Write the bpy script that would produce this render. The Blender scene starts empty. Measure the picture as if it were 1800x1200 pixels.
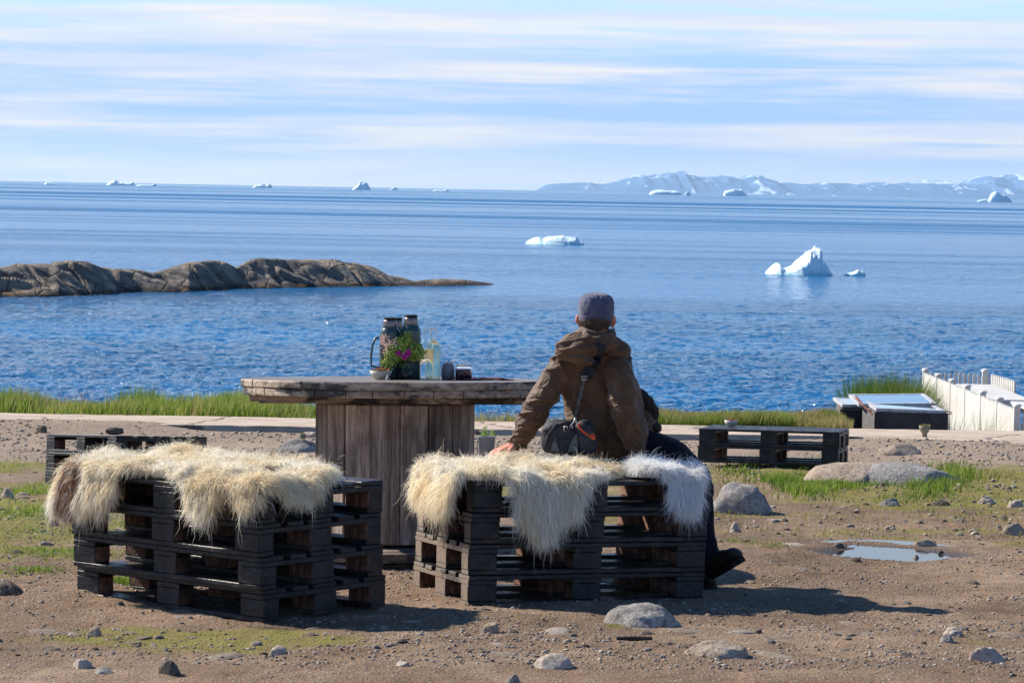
import bpy, bmesh, math, random
import numpy as np
from mathutils import Vector, Matrix, Euler
random.seed(7); RNG = np.random.default_rng(7)
SC = bpy.context.scene; COL = SC.collection
R = math.radians

# ------------------------------------------------------------------ camera
CAM = Vector((0, 0, 1.92)); FPX = 5320.0; PITCH = math.atan(267/FPX); ROLL = R(1.02)
cd = bpy.data.cameras.new('camera'); cam = bpy.data.objects.new('camera', cd); COL.objects.link(cam)
cd.sensor_width = 36; cd.lens = FPX/1800*36; cd.clip_start = .1; cd.clip_end = 120000
_f = Vector((0, math.cos(PITCH), -math.sin(PITCH))); _r0 = Vector((1, 0, 0)); _u0 = Vector((0, math.sin(PITCH), math.cos(PITCH)))
_r = _r0*math.cos(ROLL)+_u0*math.sin(ROLL); _u = -_r0*math.sin(ROLL)+_u0*math.cos(ROLL)
cam.matrix_world = Matrix.Translation(CAM) @ Matrix((_r, _u, -_f)).transposed().to_4x4()
SC.camera = cam
def W(px, py, Y):
    """point of the place that stands Y metres ahead and is seen at photo pixel (px,py)"""
    d = _f*FPX + _r*(px-900) - _u*(py-600)
    return CAM + d*(Y/d.y)

# ------------------------------------------------------------------ world / sun
SUN_EL = R(37.5); SUN_AZ = math.atan2(-1.65, .95)      # from +Y towards +X
wd = bpy.data.worlds.new('World'); SC.world = wd; wd.use_nodes = True
nt = wd.node_tree; N = nt.nodes; L = nt.links; N.clear()
def wn(t, **k):
    n = N.new(t)
    for a, b in k.items(): setattr(n, a, b)
    return n
out = wn('ShaderNodeOutputWorld'); bg = wn('ShaderNodeBackground'); bg.inputs[1].default_value = .078
sky = wn('ShaderNodeTexSky', sky_type='NISHITA', sun_disc=False, sun_elevation=SUN_EL, sun_rotation=SUN_AZ, air_density=1.0, dust_density=.0, ozone_density=5)
tc = wn('ShaderNodeTexCoord'); sep = wn('ShaderNodeSeparateXYZ'); L.new(tc.outputs['Generated'], sep.inputs[0])
def mth(op, a, b=None, c=None):
    n = wn('ShaderNodeMath', operation=op)
    for i, v in enumerate((a, b, c)):
        if v is None: continue
        if isinstance(v, (int, float)): n.inputs[i].default_value = v
        else: L.new(v, n.inputs[i])
    return n.outputs[0]
def smooth(v, a, b):
    n = wn('ShaderNodeMapRange', interpolation_type='SMOOTHSTEP'); L.new(v, n.inputs[0]); n.inputs[1].default_value = a; n.inputs[2].default_value = b
    return n.outputs[0]
def wmix(f, a, b):
    n = wn('ShaderNodeMix', data_type='RGBA')
    for i, v in ((0, f), (6, a), (7, b)):
        if isinstance(v, (int, float)): n.inputs[i].default_value = v
        elif isinstance(v, tuple): n.inputs[i].default_value = (*v, 1)
        else: L.new(v, n.inputs[i])
    return n.outputs[2]
def streak(sx, sz, seed, det=5, rough=.55, dist=.0):
    cmb = wn('ShaderNodeCombineXYZ')
    L.new(mth('MULTIPLY', sep.outputs[0], sx), cmb.inputs[0]); L.new(mth('MULTIPLY', sep.outputs[2], sz), cmb.inputs[1])
    L.new(mth('ADD', mth('MULTIPLY', sep.outputs[1], 2.), float(seed)), cmb.inputs[2])
    n = wn('ShaderNodeTexNoise'); n.inputs['Scale'].default_value = 1; n.inputs['Detail'].default_value = det; n.inputs['Roughness'].default_value = rough
    n.inputs['Distortion'].default_value = dist
    L.new(cmb.outputs[0], n.inputs['Vector']); return n.outputs['Fac']
z0 = sep.outputs[2]
# elevation, warped a little so that no bank of cloud is ruler straight
zw = mth('ADD', z0, mth('MULTIPLY', mth('SUBTRACT', streak(7, 60, 3, 3), .5), .012))
prof = wn('ShaderNodeValToRGB'); L.new(mth('DIVIDE', zw, .10), prof.inputs[0])
CR = prof.color_ramp; CR.interpolation = 'EASE'
stops = [(0, .62), (.05, .62), (.10, .34), (.145, .36), (.185, .72), (.22, .62), (.27, .30), (.33, .40), (.385, .62), (.42, .38), (.455, .46), (.50, .72), (.56, .70), (.61, .36), (.68, .20), (.80, .30), (1., .5)]
while len(CR.elements) < len(stops): CR.elements.new(.5)
for e, (p, v) in zip(CR.elements, stops): e.position = p; e.color = (v, v, v, 1)
s1 = streak(8, 165, 11, 7, .58, .45); s2 = streak(30, 600, 5, 5, .6)
s3 = streak(5, 55, 47, 3, .5, .3)
cl = mth('ADD', mth('ADD', prof.outputs[0], mth('MULTIPLY', mth('SUBTRACT', s3, .5), 1.2)), mth('ADD', mth('MULTIPLY', mth('SUBTRACT', s1, .5), 2.3), mth('MULTIPLY', mth('SUBTRACT', s2, .5), .6)))
cover = smooth(cl, .05, 1.0)
# colours of the low band of sky (divided by the background strength)
K = .755/.078
def kc(r, g, b): return (r*K, g*K, b*K)
blue = wmix(smooth(zw, .034, .062), kc(.335, .525, .85), kc(.48, .70, .90))
low = wmix(smooth(zw, .0, .018), kc(.60, .70, .93), blue)
warm = smooth(streak(6, 90, 21, 3), .4, .62)
cloud = wmix(warm, kc(.58, .64, .81), kc(.79, .755, .745))
band = wmix(mth('MULTIPLY', cover, .92), low, cloud)
# higher up: the physical sky with a few thin clouds
hi = streak(3, 9, 31, 6, .6)
tn = wn('ShaderNodeMix', data_type='RGBA', blend_type='MULTIPLY'); tn.inputs[0].default_value = 1; L.new(sky.outputs[0], tn.inputs[6]); tn.inputs[7].default_value = (.62, .93, 1.16, 1)
hic = wmix(mth('MULTIPLY', smooth(hi, .5, .75), .25), tn.outputs[2], kc(.7, .72, .8))
full = wmix(smooth(z0, .10, .18), band, hic)
L.new(full, bg.inputs[0]); L.new(bg.outputs[0], out.inputs[0])

sd = bpy.data.lights.new('sun', 'SUN'); sd.energy = 5; sd.angle = R(.5); sd.color = (1, .93, .82)
sun = bpy.data.objects.new('sun', sd); COL.objects.link(sun)
SDIR = Vector((math.sin(SUN_AZ)*math.cos(SUN_EL), math.cos(SUN_AZ)*math.cos(SUN_EL), math.sin(SUN_EL)))
sun.rotation_euler = (-SDIR).to_track_quat('-Z', 'Y').to_euler(); sun.location = (-10, 10, 20)
SC.view_settings.view_transform = 'Standard'; SC.view_settings.look = 'None'; SC.view_settings.exposure = .72; SC.view_settings.gamma = 1
SC.cycles.max_bounces = 20; SC.cycles.transmission_bounces = 20; SC.cycles.diffuse_bounces = 4; SC.cycles.transparent_max_bounces = 12; SC.cycles.volume_bounces = 0

# ------------------------------------------------------------------ numpy noise
def _h(ix, iy, iz, seed):
    h = (ix*374761393 + iy*668265263 + iz*2147483647 + seed*1274126177) & 0xffffffff
    h = ((h ^ (h >> 13))*1274126177) & 0xffffffff
    h = ((h ^ (h >> 16))*2246822519) & 0xffffffff
    return ((h ^ (h >> 15)) & 0xffff)/65535.
def vn(p, seed=0):
    p = np.asarray(p, float); i = np.floor(p).astype(np.int64); f = p-i; f = f*f*f*(f*(f*6-15)+10)
    r = 0
    for a in (0, 1):
        for b in (0, 1):
            for c in (0, 1):
                w = (f[..., 0] if a else 1-f[..., 0])*(f[..., 1] if b else 1-f[..., 1])*(f[..., 2] if c else 1-f[..., 2])
                r = r + w*_h(i[..., 0]+a, i[..., 1]+b, i[..., 2]+c, seed)
    return r*2-1
def fbm(p, oct=4, seed=0, gain=.5, ridged=False):
    p = np.asarray(p, float); a = 1; s = 0; t = 0
    for k in range(oct):
        n = vn(p*2**k + 17.3*k, seed+k)
        s = s + a*((1-2*np.abs(n)) if ridged else n); t += a; a *= gain
    return s/t
def sm(x, a, b):
    t = np.clip((x-a)/(b-a), 0, 1); return t*t*(3-2*t)
def P3(x, y, z=0): 
    x = np.asarray(x, float); return np.stack([x, np.broadcast_to(y, x.shape).astype(float), np.broadcast_to(z, x.shape).astype(float)], -1)

# ------------------------------------------------------------------ mesh helpers
def fastmesh(name, v, f, mats=(), smooth=False, attr=None, mi=None):
    """v (n,3), f (m,k) int array or list of arrays with equal k, attr = dict of per-vertex float arrays"""
    me = bpy.data.meshes.new(name); v = np.asarray(v, np.float32)
    fl = f if isinstance(f, list) else [f]
    fl = [np.asarray(a, np.int32) for a in fl if len(a)]
    me.vertices.add(len(v)); me.vertices.foreach_set('co', v.ravel())
    loops = np.concatenate([a.ravel() for a in fl]); tot = np.concatenate([np.full(len(a), a.shape[1], np.int32) for a in fl])
    st = np.concatenate([[0], np.cumsum(tot)[:-1]]).astype(np.int32)
    me.loops.add(len(loops)); me.loops.foreach_set('vertex_index', loops)
    me.polygons.add(len(tot)); me.polygons.foreach_set('loop_start', st); me.polygons.foreach_set('loop_total', tot)
    if smooth: me.polygons.foreach_set('use_smooth', np.ones(len(tot), bool))
    for m in mats: me.materials.append(m)
    if mi is not None: me.polygons.foreach_set('material_index', np.asarray(mi, np.int32))
    if attr:
        for k, a in attr.items():
            at = me.attributes.new(k, 'FLOAT', 'POINT'); at.data.foreach_set('value', np.asarray(a, np.float32))
    me.update(calc_edges=True); me.validate(); return me
def tag(o, label=None, cat=None, group=None, kind=None):
    if label: o['label'] = label
    if cat: o['category'] = cat
    if group: o['group'] = group
    if kind: o['kind'] = kind
    return o
def link(name, me, parent=None, loc=None, rot=None, mw=None):
    o = bpy.data.objects.new(name, me); COL.objects.link(o)
    if parent is not None: o.parent = parent
    if mw is not None: o.matrix_basis = mw
    if loc is not None: o.location = loc
    if rot is not None: o.rotation_euler = rot
    return o
def empty(name, mw=None, loc=None):
    o = bpy.data.objects.new(name, None); o.empty_display_size = .1; COL.objects.link(o)
    if mw is not None: o.matrix_basis = mw
    if loc is not None: o.location = loc
    return o
class MB:
    def __init__(s): s.v = []; s.f = []; s.m = []; s.n = 0
    def add(s, v, f, m=0):
        s.v.append(np.asarray(v, float)); s.f += [tuple(int(i)+s.n for i in q) for q in f]; s.m += (m if isinstance(m, list) else [m]*len(f)); s.n += len(v); return s
    def box(s, c, d, m=0, rot=None, bev=0.0):
        """axis box, centre c, size d; bev chamfers the edges; m: one index or 6 (-x,+x,-y,+y,-z,+z)"""
        bm = bmesh.new(); bmesh.ops.create_cube(bm, size=1)
        for q in bm.verts: q.co = Vector((q.co.x*d[0], q.co.y*d[1], q.co.z*d[2]))
        if bev: bmesh.ops.bevel(bm, geom=list(bm.edges), offset=bev, segments=1, affect='EDGES', profile=.7)
        if rot is not None: bmesh.ops.rotate(bm, verts=bm.verts, cent=(0, 0, 0), matrix=Euler(rot).to_matrix())
        bm.normal_update(); bm.verts.index_update()
        mm = []
        for f in bm.faces:
            if isinstance(m, (list, tuple)):
                nn = f.normal; k = max(range(3), key=lambda i: abs(nn[i])); mm.append(m[2*k+(1 if nn[k] > 0 else 0)] if bev == 0 or f.calc_area() > bev*bev*2.2 and f.calc_area() > .25*min(d)*sorted(d)[1]*.9 else m[2])
            else: mm.append(m)
        s.add([tuple(q.co+Vector(c)) for q in bm.verts], [[q.index for q in f.verts] for f in bm.faces], mm); bm.free(); return s
    def tube(s, pts, rad, seg=10, m=0, cap=True, flat=1.0):
        pts = [Vector(p) for p in pts]; n = len(pts); rad = [rad]*n if isinstance(rad, (int, float)) else rad
        V = []; ref = Vector((0, 0, 1)) if abs((pts[-1]-pts[0]).normalized().z) < .9 else Vector((1, 0, 0)); px = None
        for i, p in enumerate(pts):
            t = (pts[min(i+1, n-1)]-pts[max(i-1, 0)]).normalized()
            x = (ref-t*ref.dot(t)).normalized() if px is None else (px-t*px.dot(t)).normalized(); px = x; y = t.cross(x)
            for k in range(seg):
                a = 2*math.pi*k/seg; V.append(tuple(p+x*math.cos(a)*rad[i]+y*math.sin(a)*rad[i]*flat))
        F = [(i*seg+k, i*seg+(k+1) % seg, (i+1)*seg+(k+1) % seg, (i+1)*seg+k) for i in range(n-1) for k in range(seg)]
        if cap: F += [tuple(range(seg))[::-1], tuple((n-1)*seg+k for k in range(seg))]
        return s.add(V, F, m)
    def lathe(s, prof, seg=28, m=0, c=(0, 0, 0), cap=True, sx=1, sy=1):
        V = [(c[0]+r*math.cos(2*math.pi*k/seg)*sx, c[1]+r*math.sin(2*math.pi*k/seg)*sy, c[2]+z) for r, z in prof for k in range(seg)]
        F = [(i*seg+k, i*seg+(k+1) % seg, (i+1)*seg+(k+1) % seg, (i+1)*seg+k) for i in range(len(prof)-1) for k in range(seg)]
        if cap: F += [tuple(range(seg))[::-1], tuple((len(prof)-1)*seg+k for k in range(seg))]
        return s.add(V, F, m)
    def mesh(s, name, mats, smooth=False):
        me = bpy.data.meshes.new(name); me.from_pydata([tuple(p) for p in np.concatenate(s.v)], [], s.f)
        for mt in (mats if isinstance(mats, (list, tuple)) else [mats]): me.materials.append(mt)
        me.polygons.foreach_set('material_index', s.m)
        if smooth: me.polygons.foreach_set('use_smooth', [True]*len(s.f))
        me.update(); return me
    def build(s, name, mats, parent=None, smooth=False, **k): return link(name, s.mesh(name, mats, smooth), parent, **k)
def autosmooth(o, ang=35):
    me = o.data; me.polygons.foreach_set('use_smooth', [True]*len(me.polygons))
    bm = bmesh.new(); bm.from_mesh(me); lim = R(ang)
    for e in bm.edges: e.smooth = not (len(e.link_faces) == 2 and e.calc_face_angle(0) > lim)
    bm.to_mesh(me); bm.free(); return o

# ------------------------------------------------------------------ material helper
class MT:
    def __init__(s, name, rough=.8, spec=.3):
        s.m = bpy.data.materials.new(name); s.m.use_nodes = True; s.t = s.m.node_tree; s.N = s.t.nodes; s.L = s.t.links
        s.b = s.N['Principled BSDF']; s.b.inputs['Roughness'].default_value = rough; s.b.inputs['Specular IOR Level'].default_value = spec
        s._o = None
    def node(s, t, ins=None, **k):
        n = s.N.new(t)
        for a, b in k.items(): setattr(n, a, b)
        for i, v in (ins or {}).items(): s.set(n.inputs[i], v)
        return n
    def set(s, sock, v):
        if isinstance(v, bpy.types.NodeSocket): s.L.new(v, sock)
        elif isinstance(v, tuple) and len(v) == 3 and sock.type == 'RGBA': sock.default_value = (*v, 1)
        else: sock.default_value = v
    def co(s, kind='Object', scale=(1, 1, 1), rot=(0, 0, 0)):
        c = s.node('ShaderNodeTexCoord'); mp = s.node('ShaderNodeMapping', {0: c.outputs[kind]}); mp.inputs['Scale'].default_value = scale; mp.inputs['Rotation'].default_value = rot
        return mp.outputs[0]
    def geo(s, scale=(1, 1, 1)):
        c = s.node('ShaderNodeNewGeometry'); mp = s.node('ShaderNodeMapping', {0: c.outputs['Position']}); mp.inputs['Scale'].default_value = scale; return mp.outputs[0]
    def noise(s, vec, scale=5, det=4, rough=.55, dist=0, out=0):
        return s.node('ShaderNodeTexNoise', {'Vector': vec, 'Scale': scale, 'Detail': det, 'Roughness': rough, 'Distortion': dist}).outputs[out]
    def vor(s, vec, scale=5, feature='F1', rnd=1.0, out=0):
        n = s.node('ShaderNodeTexVoronoi', {'Vector': vec, 'Scale': scale, 'Randomness': rnd}, feature=feature); return n.outputs[out]
    def ramp(s, v, stops, interp='LINEAR'):
        n = s.node('ShaderNodeValToRGB', {0: v}); c = n.color_ramp; c.interpolation = interp
        while len(c.elements) < len(stops): c.elements.new(.5)
        for e, (p, col) in zip(c.elements, stops): e.position = p; e.color = (*col, 1) if isinstance(col, tuple) else (col, col, col, 1)
        return n.outputs[0]
    def mr(s, v, a, b, c=0., d=1.):
        return s.node('ShaderNodeMapRange', {0: v, 1: a, 2: b, 3: c, 4: d}, interpolation_type='SMOOTHSTEP').outputs[0]
    def mix(s, f, a, b, mode='MIX'):
        n = s.node('ShaderNodeMix', data_type='RGBA', blend_type=mode); s.set(n.inputs[0], f); s.set(n.inputs[6], a); s.set(n.inputs[7], b); return n.outputs[2]
    def math(s, op, a, b=0.):
        return s.node('ShaderNodeMath', {0: a, 1: b}, operation=op).outputs[0]
    def attr(s, name): return s.node('ShaderNodeAttribute', attribute_name=name).outputs['Fac']
    def bump(s, h, dist=.01, strength=1.0, prev=None):
        n = s.node('ShaderNodeBump', {'Height': h, 'Distance': dist, 'Strength': strength})
        if prev is not None: s.L.new(prev, n.inputs['Normal'])
        return n.outputs[0]
    def done(s, col=None, rough=None, nrm=None, **k):
        if col is not None: s.set(s.b.inputs['Base Color'], col)
        if rough is not None: s.set(s.b.inputs['Roughness'], rough)
        if nrm is not None: s.L.new(nrm, s.b.inputs['Normal'])
        for a, v in k.items(): s.set(s.b.inputs[a.replace('_', ' ')], v)
        return s.m
def simple(name, c1, c2=None, scale=20, rough=.6, bump=0, bscale=60, stretch=(1, 1, 1), spec=.3, **k):
    m = MT(name, rough, spec); v = m.co('Object', stretch)
    n = m.noise(v, scale, 4); col = m.mix(m.mr(n, .35, .65), c1, c2 or tuple(x*.7 for x in c1))
    nr = m.bump(m.noise(v, bscale, 4), bump) if bump else None
    return m.done(col, None, nr, **k)
# ------------------------------------------------------------------ ground
PUD = W(1568, 971, 17.15); PUD.z = 0
def gbase(x, y):
    x = np.asarray(x, float); y = np.asarray(y, float)
    z = -.035*(np.clip(y, 10.5, 26.2)-13.8) - .042*np.clip(y-26.2, 0, 5.5)
    z = z - .10*sm(-x, .5, 4)*sm(y, 16, 22)*(1-sm(y, 26, 30.5)) + .04*sm(x, 1, 5)*sm(y, 16, 24)
    # grassy bank behind the path on the left, drop to the lower terrace on the right
    right = sm(x, 3.9, 4.6)
    z = z - .05*np.clip(y-31.7, 0, 8) - right*.80*sm(y, 35.05, 35.4)
    edge = 37.6 + 7.0*right + .5*fbm(P3(x*.5, 0), 3, 5)
    z = np.where(z < -50, z, z) - 5.2*sm(y, edge, edge+5)
    z = z + .075*sm(-x, 3.1, 4.0)*sm(y, 29, 31.6)*(1-sm(y, 32, 33))
    return z
def gfine(x, y):
    p = P3(x, y)
    n = .030*fbm(p*.7, 3, 1)*sm(np.abs(y-14.2), .0, 2.0) + .012*fbm(p*2.3, 3, 2) + .006*fbm(p*9, 3, 3)
    rid = np.clip(fbm(p*np.array([3., 2., 1]), 3, 9), 0, 1)
    n = n + .016*rid + .006*fbm(p*14, 2, 6) + .009*np.abs(fbm(p*20, 2, 8))*sm(fbm(p*1.5, 3, 7), -.2, .3)
    d = np.sqrt(((x-PUD.x)/.37)**2 + ((y-PUD.y)/.46)**2) + .30*fbm(p*3.1, 3, 12)
    n = n*(1-.7*(1-sm(d, .9, 1.6))) - .035*(1-sm(d, .55, 1.15)) + .008*(1-sm(np.abs(d-1.35), 0, .35))
    n = n - .06*np.exp(-(((x+4.0)/.9)**2+((y-24.2)/1.3)**2))
    # a hollow in front of the benches, a slight hump left of it
    n = n + .045*np.exp(-(((x+2.05)/.55)**2+((y-13.95)/.45)**2)) - .012*np.exp(-(((x+1.2)/.5)**2+((y-13.1)/.4)**2)) + 0 + .035*np.exp(-(((x+.1)/.45)**2+((y-13.15)/.25)**2)) - .02*np.exp(-(((x-1.6)/.8)**2+((y-13.7)/.4)**2))
    return n
def ground(x, y):
    return gbase(x, y) + gfine(np.asarray(x, float), np.asarray(y, float))*(1-sm(np.asarray(y, float), 30, 33)*.6)
def gz(x, y): return float(ground(np.array([x]), np.array([y]))[0])
def axis(dense0, dense1, step, lo, hi, grow=1.06):
    a = list(np.arange(dense0, dense1, step)); s = step; x = a[-1]
    while x < hi: s *= grow; x += s; a.append(x)
    s = step; x = a[0]; b = []
    while x > lo: s *= grow; x -= s; b.append(x)
    return np.array(b[::-1]+a)
gx = axis(-3.2, 3.4, .022, -60, 60, 1.045); gy = axis(11.5, 18.5, .022, -6, 52, 1.013)
GX, GY = np.meshgrid(gx, gy)
GZ = ground(GX, GY)
nx, ny = len(gx), len(gy)
ii = np.arange(ny-1)[:, None]*nx + np.arange(nx-1)[None, :]
quads = np.stack([ii, ii+1, ii+nx+1, ii+nx], -1).reshape(-1, 4)
def moss_mask(x, y):
    p = P3(x, y)
    m = fbm(p*np.array([.55, .45, 1]), 4, 40)*.9 + .35*fbm(p*3, 3, 41)
    far = sm(y, 17.2, 20)*(1-sm(y, 25.5, 27.5))
    left = sm(-x, 1.4, 1.9)*sm(y, 14.0, 14.6)
    fore = 2.1*np.exp(-(((x+1.25)/1.1)**2+((y-12.5)/.60)**2))
    rf = sm(x, 1.0, 1.6)*sm(y, 17.9, 19.0)*(1-sm(y, 25.5, 27.5))
    return np.clip(m + .42*far + .50*left*(1-sm(y, 26, 28)) + .30*sm(x, .9, 1.4)*sm(y, 16.2, 17.4)*(1-sm(y, 18, 19)) + .55*fore + .35*rf - .42, 0, 1)*1.6
m = MT('brown dirt ground', .95, .15)
v = m.geo()
n1 = m.noise(v, .9, 6, .6); n2 = m.noise(v, 7, 5, .65); n3 = m.noise(v, 60, 4, .6)
dirt = m.ramp(n1, [(.30, (.088, .052, .030)), (.5, (.205, .134, .082)), (.70, (.36, .255, .168))])
dirt = m.mix(m.mr(n2, .35, .7, 0, .6), dirt, (.165, .105, .070))
dirt = m.mix(m.mr(n3, .52, .75, 0, .5), dirt, (.48, .37, .28))
sp = m.vor(v, 48, 'F1'); spc = m.vor(v, 48, 'F1', out=1)
gritm = m.math('MULTIPLY', m.mr(sp, .40, .26), m.mr(m.noise(v, 3.2, 4, .6), .38, .56))
dirt = m.mix(gritm, dirt, m.mix(m.node('ShaderNodeSeparateColor', {0: spc}).outputs[0], (.17, .13, .105), (.42, .37, .32)))
y_ = m.node('ShaderNodeSeparateXYZ', {0: v}).outputs[1]
grav = m.mr(m.math('ADD', y_, m.math('MULTIPLY', n2, 2.)), 24.5, 28.0)
dirt = m.mix(m.math('MULTIPLY', grav, .6), dirt, m.ramp(m.noise(v, 22, 4, .7), [(.3, (.17, .13, .10)), (.55, (.38, .30, .235)), (.75, (.52, .44, .36))]))
mo = m.attr('moss'); mm = m.mr(m.math('ADD', mo, m.math('MULTIPLY', m.math('SUBTRACT', m.noise(v, 14, 5, .7), .5), .7)), .12, .55)
mossc = m.ramp(m.noise(v, 5, 4), [(.3, (.13, .135, .022)), (.5, (.20, .18, .040)), (.7, (.15, .105, .045))])
colr = m.mix(m.math('MULTIPLY', mm, .8), dirt, mossc)
wet = m.attr('wet')
colr = m.mix(m.math('MULTIPLY', wet, .75), colr, (.035, .024, .018))
h = m.math('ADD', m.math('MULTIPLY', n3, .35), m.math('MULTIPLY', m.noise(v, 150, 3, .6), .18))
nb = m.bump(h, .035, .9); nb = m.bump(m.mr(sp, .4, .1), .012, .8, nb)
GROUND_MAT = m.done(colr, m.math('SUBTRACT', .96, m.math('MULTIPLY', wet, .6)), nb)
dpud = np.sqrt(((GX-PUD.x)/.37)**2 + ((GY-PUD.y)/.46)**2) + .30*fbm(P3(GX, GY)*3.1, 3, 12)
wetv = (1-sm(dpud, .95, 1.35)) + 1.0*np.exp(-(((GX+.95)/.42)**2+((GY-12.95)/.10)**2))*sm(fbm(P3(GX, GY)*5, 3, 77), -.2, .3)
wetv = np.clip(wetv + .5*sm(GY, 18.8, 19.2)*(1-sm(GY, 19.6, 20.2))*(GX < -2.5), 0, 1)
gme = fastmesh('ground', np.stack([GX, GY, GZ], -1).reshape(-1, 3), quads, [GROUND_MAT], True,
               {'moss': moss_mask(GX, GY).ravel(), 'wet': wetv.ravel()})
tag(link('ground', gme), kind='structure')

# puddle
pw = MT('puddle water', .02, .5); vv = pw.geo()
pw.done((.03, .025, .02), None, pw.bump(pw.noise(vv, 30, 2), .0006), IOR=1.33, Transmission_Weight=.0)
pzz = gbase(PUD.x, PUD.y) - .013
k = 64; ang = np.linspace(0, 2*np.pi, k, endpoint=False)
pv = np.stack([PUD.x+.62*np.cos(ang), PUD.y+.85*np.sin(ang), np.full(k, float(pzz))-.035*(.85*np.sin(ang))*0], -1)
pm = bpy.data.meshes.new('puddle_water'); pm.from_pydata([tuple(q) for q in pv], [], [tuple(range(k))]); pm.materials.append(pw.m)
tag(link('puddle_water', pm), kind='structure')

# ------------------------------------------------------------------ concrete path
def path_top(x, y): return -.60 - .05*(y-31.6) + .010*fbm(P3(x*.6, y*.6), 3, 50) + .004*fbm(P3(x*5, y*5), 3, 51) + .035*sm(x, 2, 6)*0
px_ = np.arange(-14, 16, .05); pt = np.linspace(0, 1, 46)
near = 31.6 + .40*fbm(P3(px_*.55, 3.3), 4, 55, .6) + 1.1*np.exp(-((px_+3.6)/1.6)**2)*0 - .9*sm(px_, 3.2, 6.0) + .5*sm(-px_, 3.8, 6)
farl = 35.0 + .15*fbm(P3(px_*.4, 9.1), 3, 56)
PX = np.broadcast_to(px_[None, :], (46, len(px_))); PY = near[None, :] + (farl-near)[None, :]*pt[:, None]
PZ = path_top(PX, PY)
V = np.stack([PX, PY, PZ], -1).reshape(-1, 3); n_ = len(px_)
V2 = np.stack([px_, near-.015+.02*fbm(P3(px_*6, 1), 3, 57), PZ[0]-.30], -1); V3 = np.stack([px_, farl, PZ[-1]-.35], -1)
base_ = len(V); V = np.concatenate([V, V2, V3])
ii = np.arange(45)[:, None]*n_+np.arange(n_-1)[None, :]; q1 = np.stack([ii, ii+1, ii+n_+1, ii+n_], -1).reshape(-1, 4)
j = np.arange(n_-1); q2 = np.stack([base_+j, base_+j+1, j+1, j], -1); q3 = np.stack([45*n_+j, 45*n_+j+1, base_+n_+j+1, base_+n_+j], -1)
m = MT('weathered concrete path', .9, .2); v = m.geo()
c = m.ramp(m.noise(v, 1.6, 6, .65), [(.3, (.33, .25, .19)), (.5, (.48, .38, .30)), (.72, (.57, .475, .39))])
c = m.mix(m.mr(m.noise(v, 40, 4, .7), .5, .75, 0, .5), c, (.22, .18, .15))
cr = m.node('ShaderNodeTexVoronoi', {'Vector': m.mix(.25, v, m.noise(v, 2, 4, out=1)), 'Scale': .45}, feature='DISTANCE_TO_EDGE').outputs[0]
c = m.mix(m.mr(cr, .012, .002, 0, .8), c, (.07, .055, .045))
PATH_MAT = m.done(c, None, m.bump(m.math('ADD', m.noise(v, 30, 5, .7), m.mr(cr, 0, .02)), .02, .8))
tag(link('path', fastmesh('path', V, np.concatenate([q1, q2, q3]), [PATH_MAT], False)), kind='structure')

# ------------------------------------------------------------------ sea
SEA_Z = CAM.z-7.0
m = MT('sea water', .06, .5)
v = m.geo((1, 1, 0))
slick = m.noise(m.geo((.0004, .0030, 0)), 1, 6, .60, .3)       # long calm streaks, every size
slick2 = m.noise(m.geo((.004, .045, 0)), 1, 4, .55)
calm = m.mr(m.math('ADD', slick, m.math('MULTIPLY', m.math('SUBTRACT', slick2, .5), .35)), .37, .57)
w1 = m.noise(m.geo((.5, .8, 0)), .55, 6, .62, .4); w2 = m.noise(m.geo((1.6, 2.2, 0)), 1.3, 4, .6, .3)
hgt = m.math('ADD', m.math('MULTIPLY', w1, 1.6), m.math('MULTIPLY', w2, .5))
amp = m.mr(calm, 0, 1, 1.0, .25)
bn = m.node('ShaderNodeBump', {'Height': m.math('MULTIPLY', hgt, amp), 'Distance': 1.0, 'Strength': 1.0}).outputs[0]
yd = m.mr(m.node('ShaderNodeSeparateXYZ', {0: v}).outputs[1], 130., 650.)
rip = m.math('ADD', .13, m.math('MULTIPLY', yd, .27)); ro = m.math('ADD', m.math('MULTIPLY', rip, m.math('SUBTRACT', 1., calm)), m.math('MULTIPLY', calm, .10))
SEA = m.done((.003, .115, .29), ro, bn, IOR=1.33)
# the near water is real waves; rows and columns get coarser with distance
ys = [40., 60., 80., 92.]
while ys[-1] < 950: ys.append(ys[-1]+max(.16, ys[-1]**2/(3026*7.)*.5))
ys = np.concatenate([ys, np.geomspace(1000, 43000, 60)]); ux = np.concatenate([-np.geomspace(40, .215, 34), np.arange(-.205, .2051, .00036), np.geomspace(.215, 40, 34)])
SY, UX = np.meshgrid(ys, ux, indexing='ij'); SX = SY*UX; pw_ = P3(SX, SY)
def waves(p):
    a = fbm(p*np.array([.85, 1.5, 1])+3, 3, 401, .5)
    q = p.copy(); q[..., 0] += .35*a; b = 1-2*np.abs(vn(p*np.array([2.3, 3.8, 1])+.8*a[..., None], 404)); c = vn(p*np.array([4.2, 6.5, 1])+9, 405)
    return .050*a + .026*b + .013*c
patch = .35+1.1*sm(fbm(pw_*np.array([.006, .035, 1]), 4, 406, .6), -.28, .25)
WZ = waves(pw_)*patch*(1-sm(SY, 350, 900)*.8)*sm(SY, 80, 92)
nn = len(ux); ii = np.arange(len(ys)-1)[:, None]*nn+np.arange(nn-1)[None, :]
tag(link('sea', fastmesh('sea', np.stack([SX, SY, SEA_Z+WZ], -1).reshape(-1, 3), np.stack([ii, ii+1, ii+nn+1, ii+nn], -1).reshape(-1, 4), [SEA], True)), kind='structure')
def sea_y(px, py):   # distance at which the sea surface is seen at a photo pixel
    d = _f*FPX + _r*(px-900) - _u*(py-600); return (SEA_Z-CAM.z)/d.z*d.y

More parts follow.
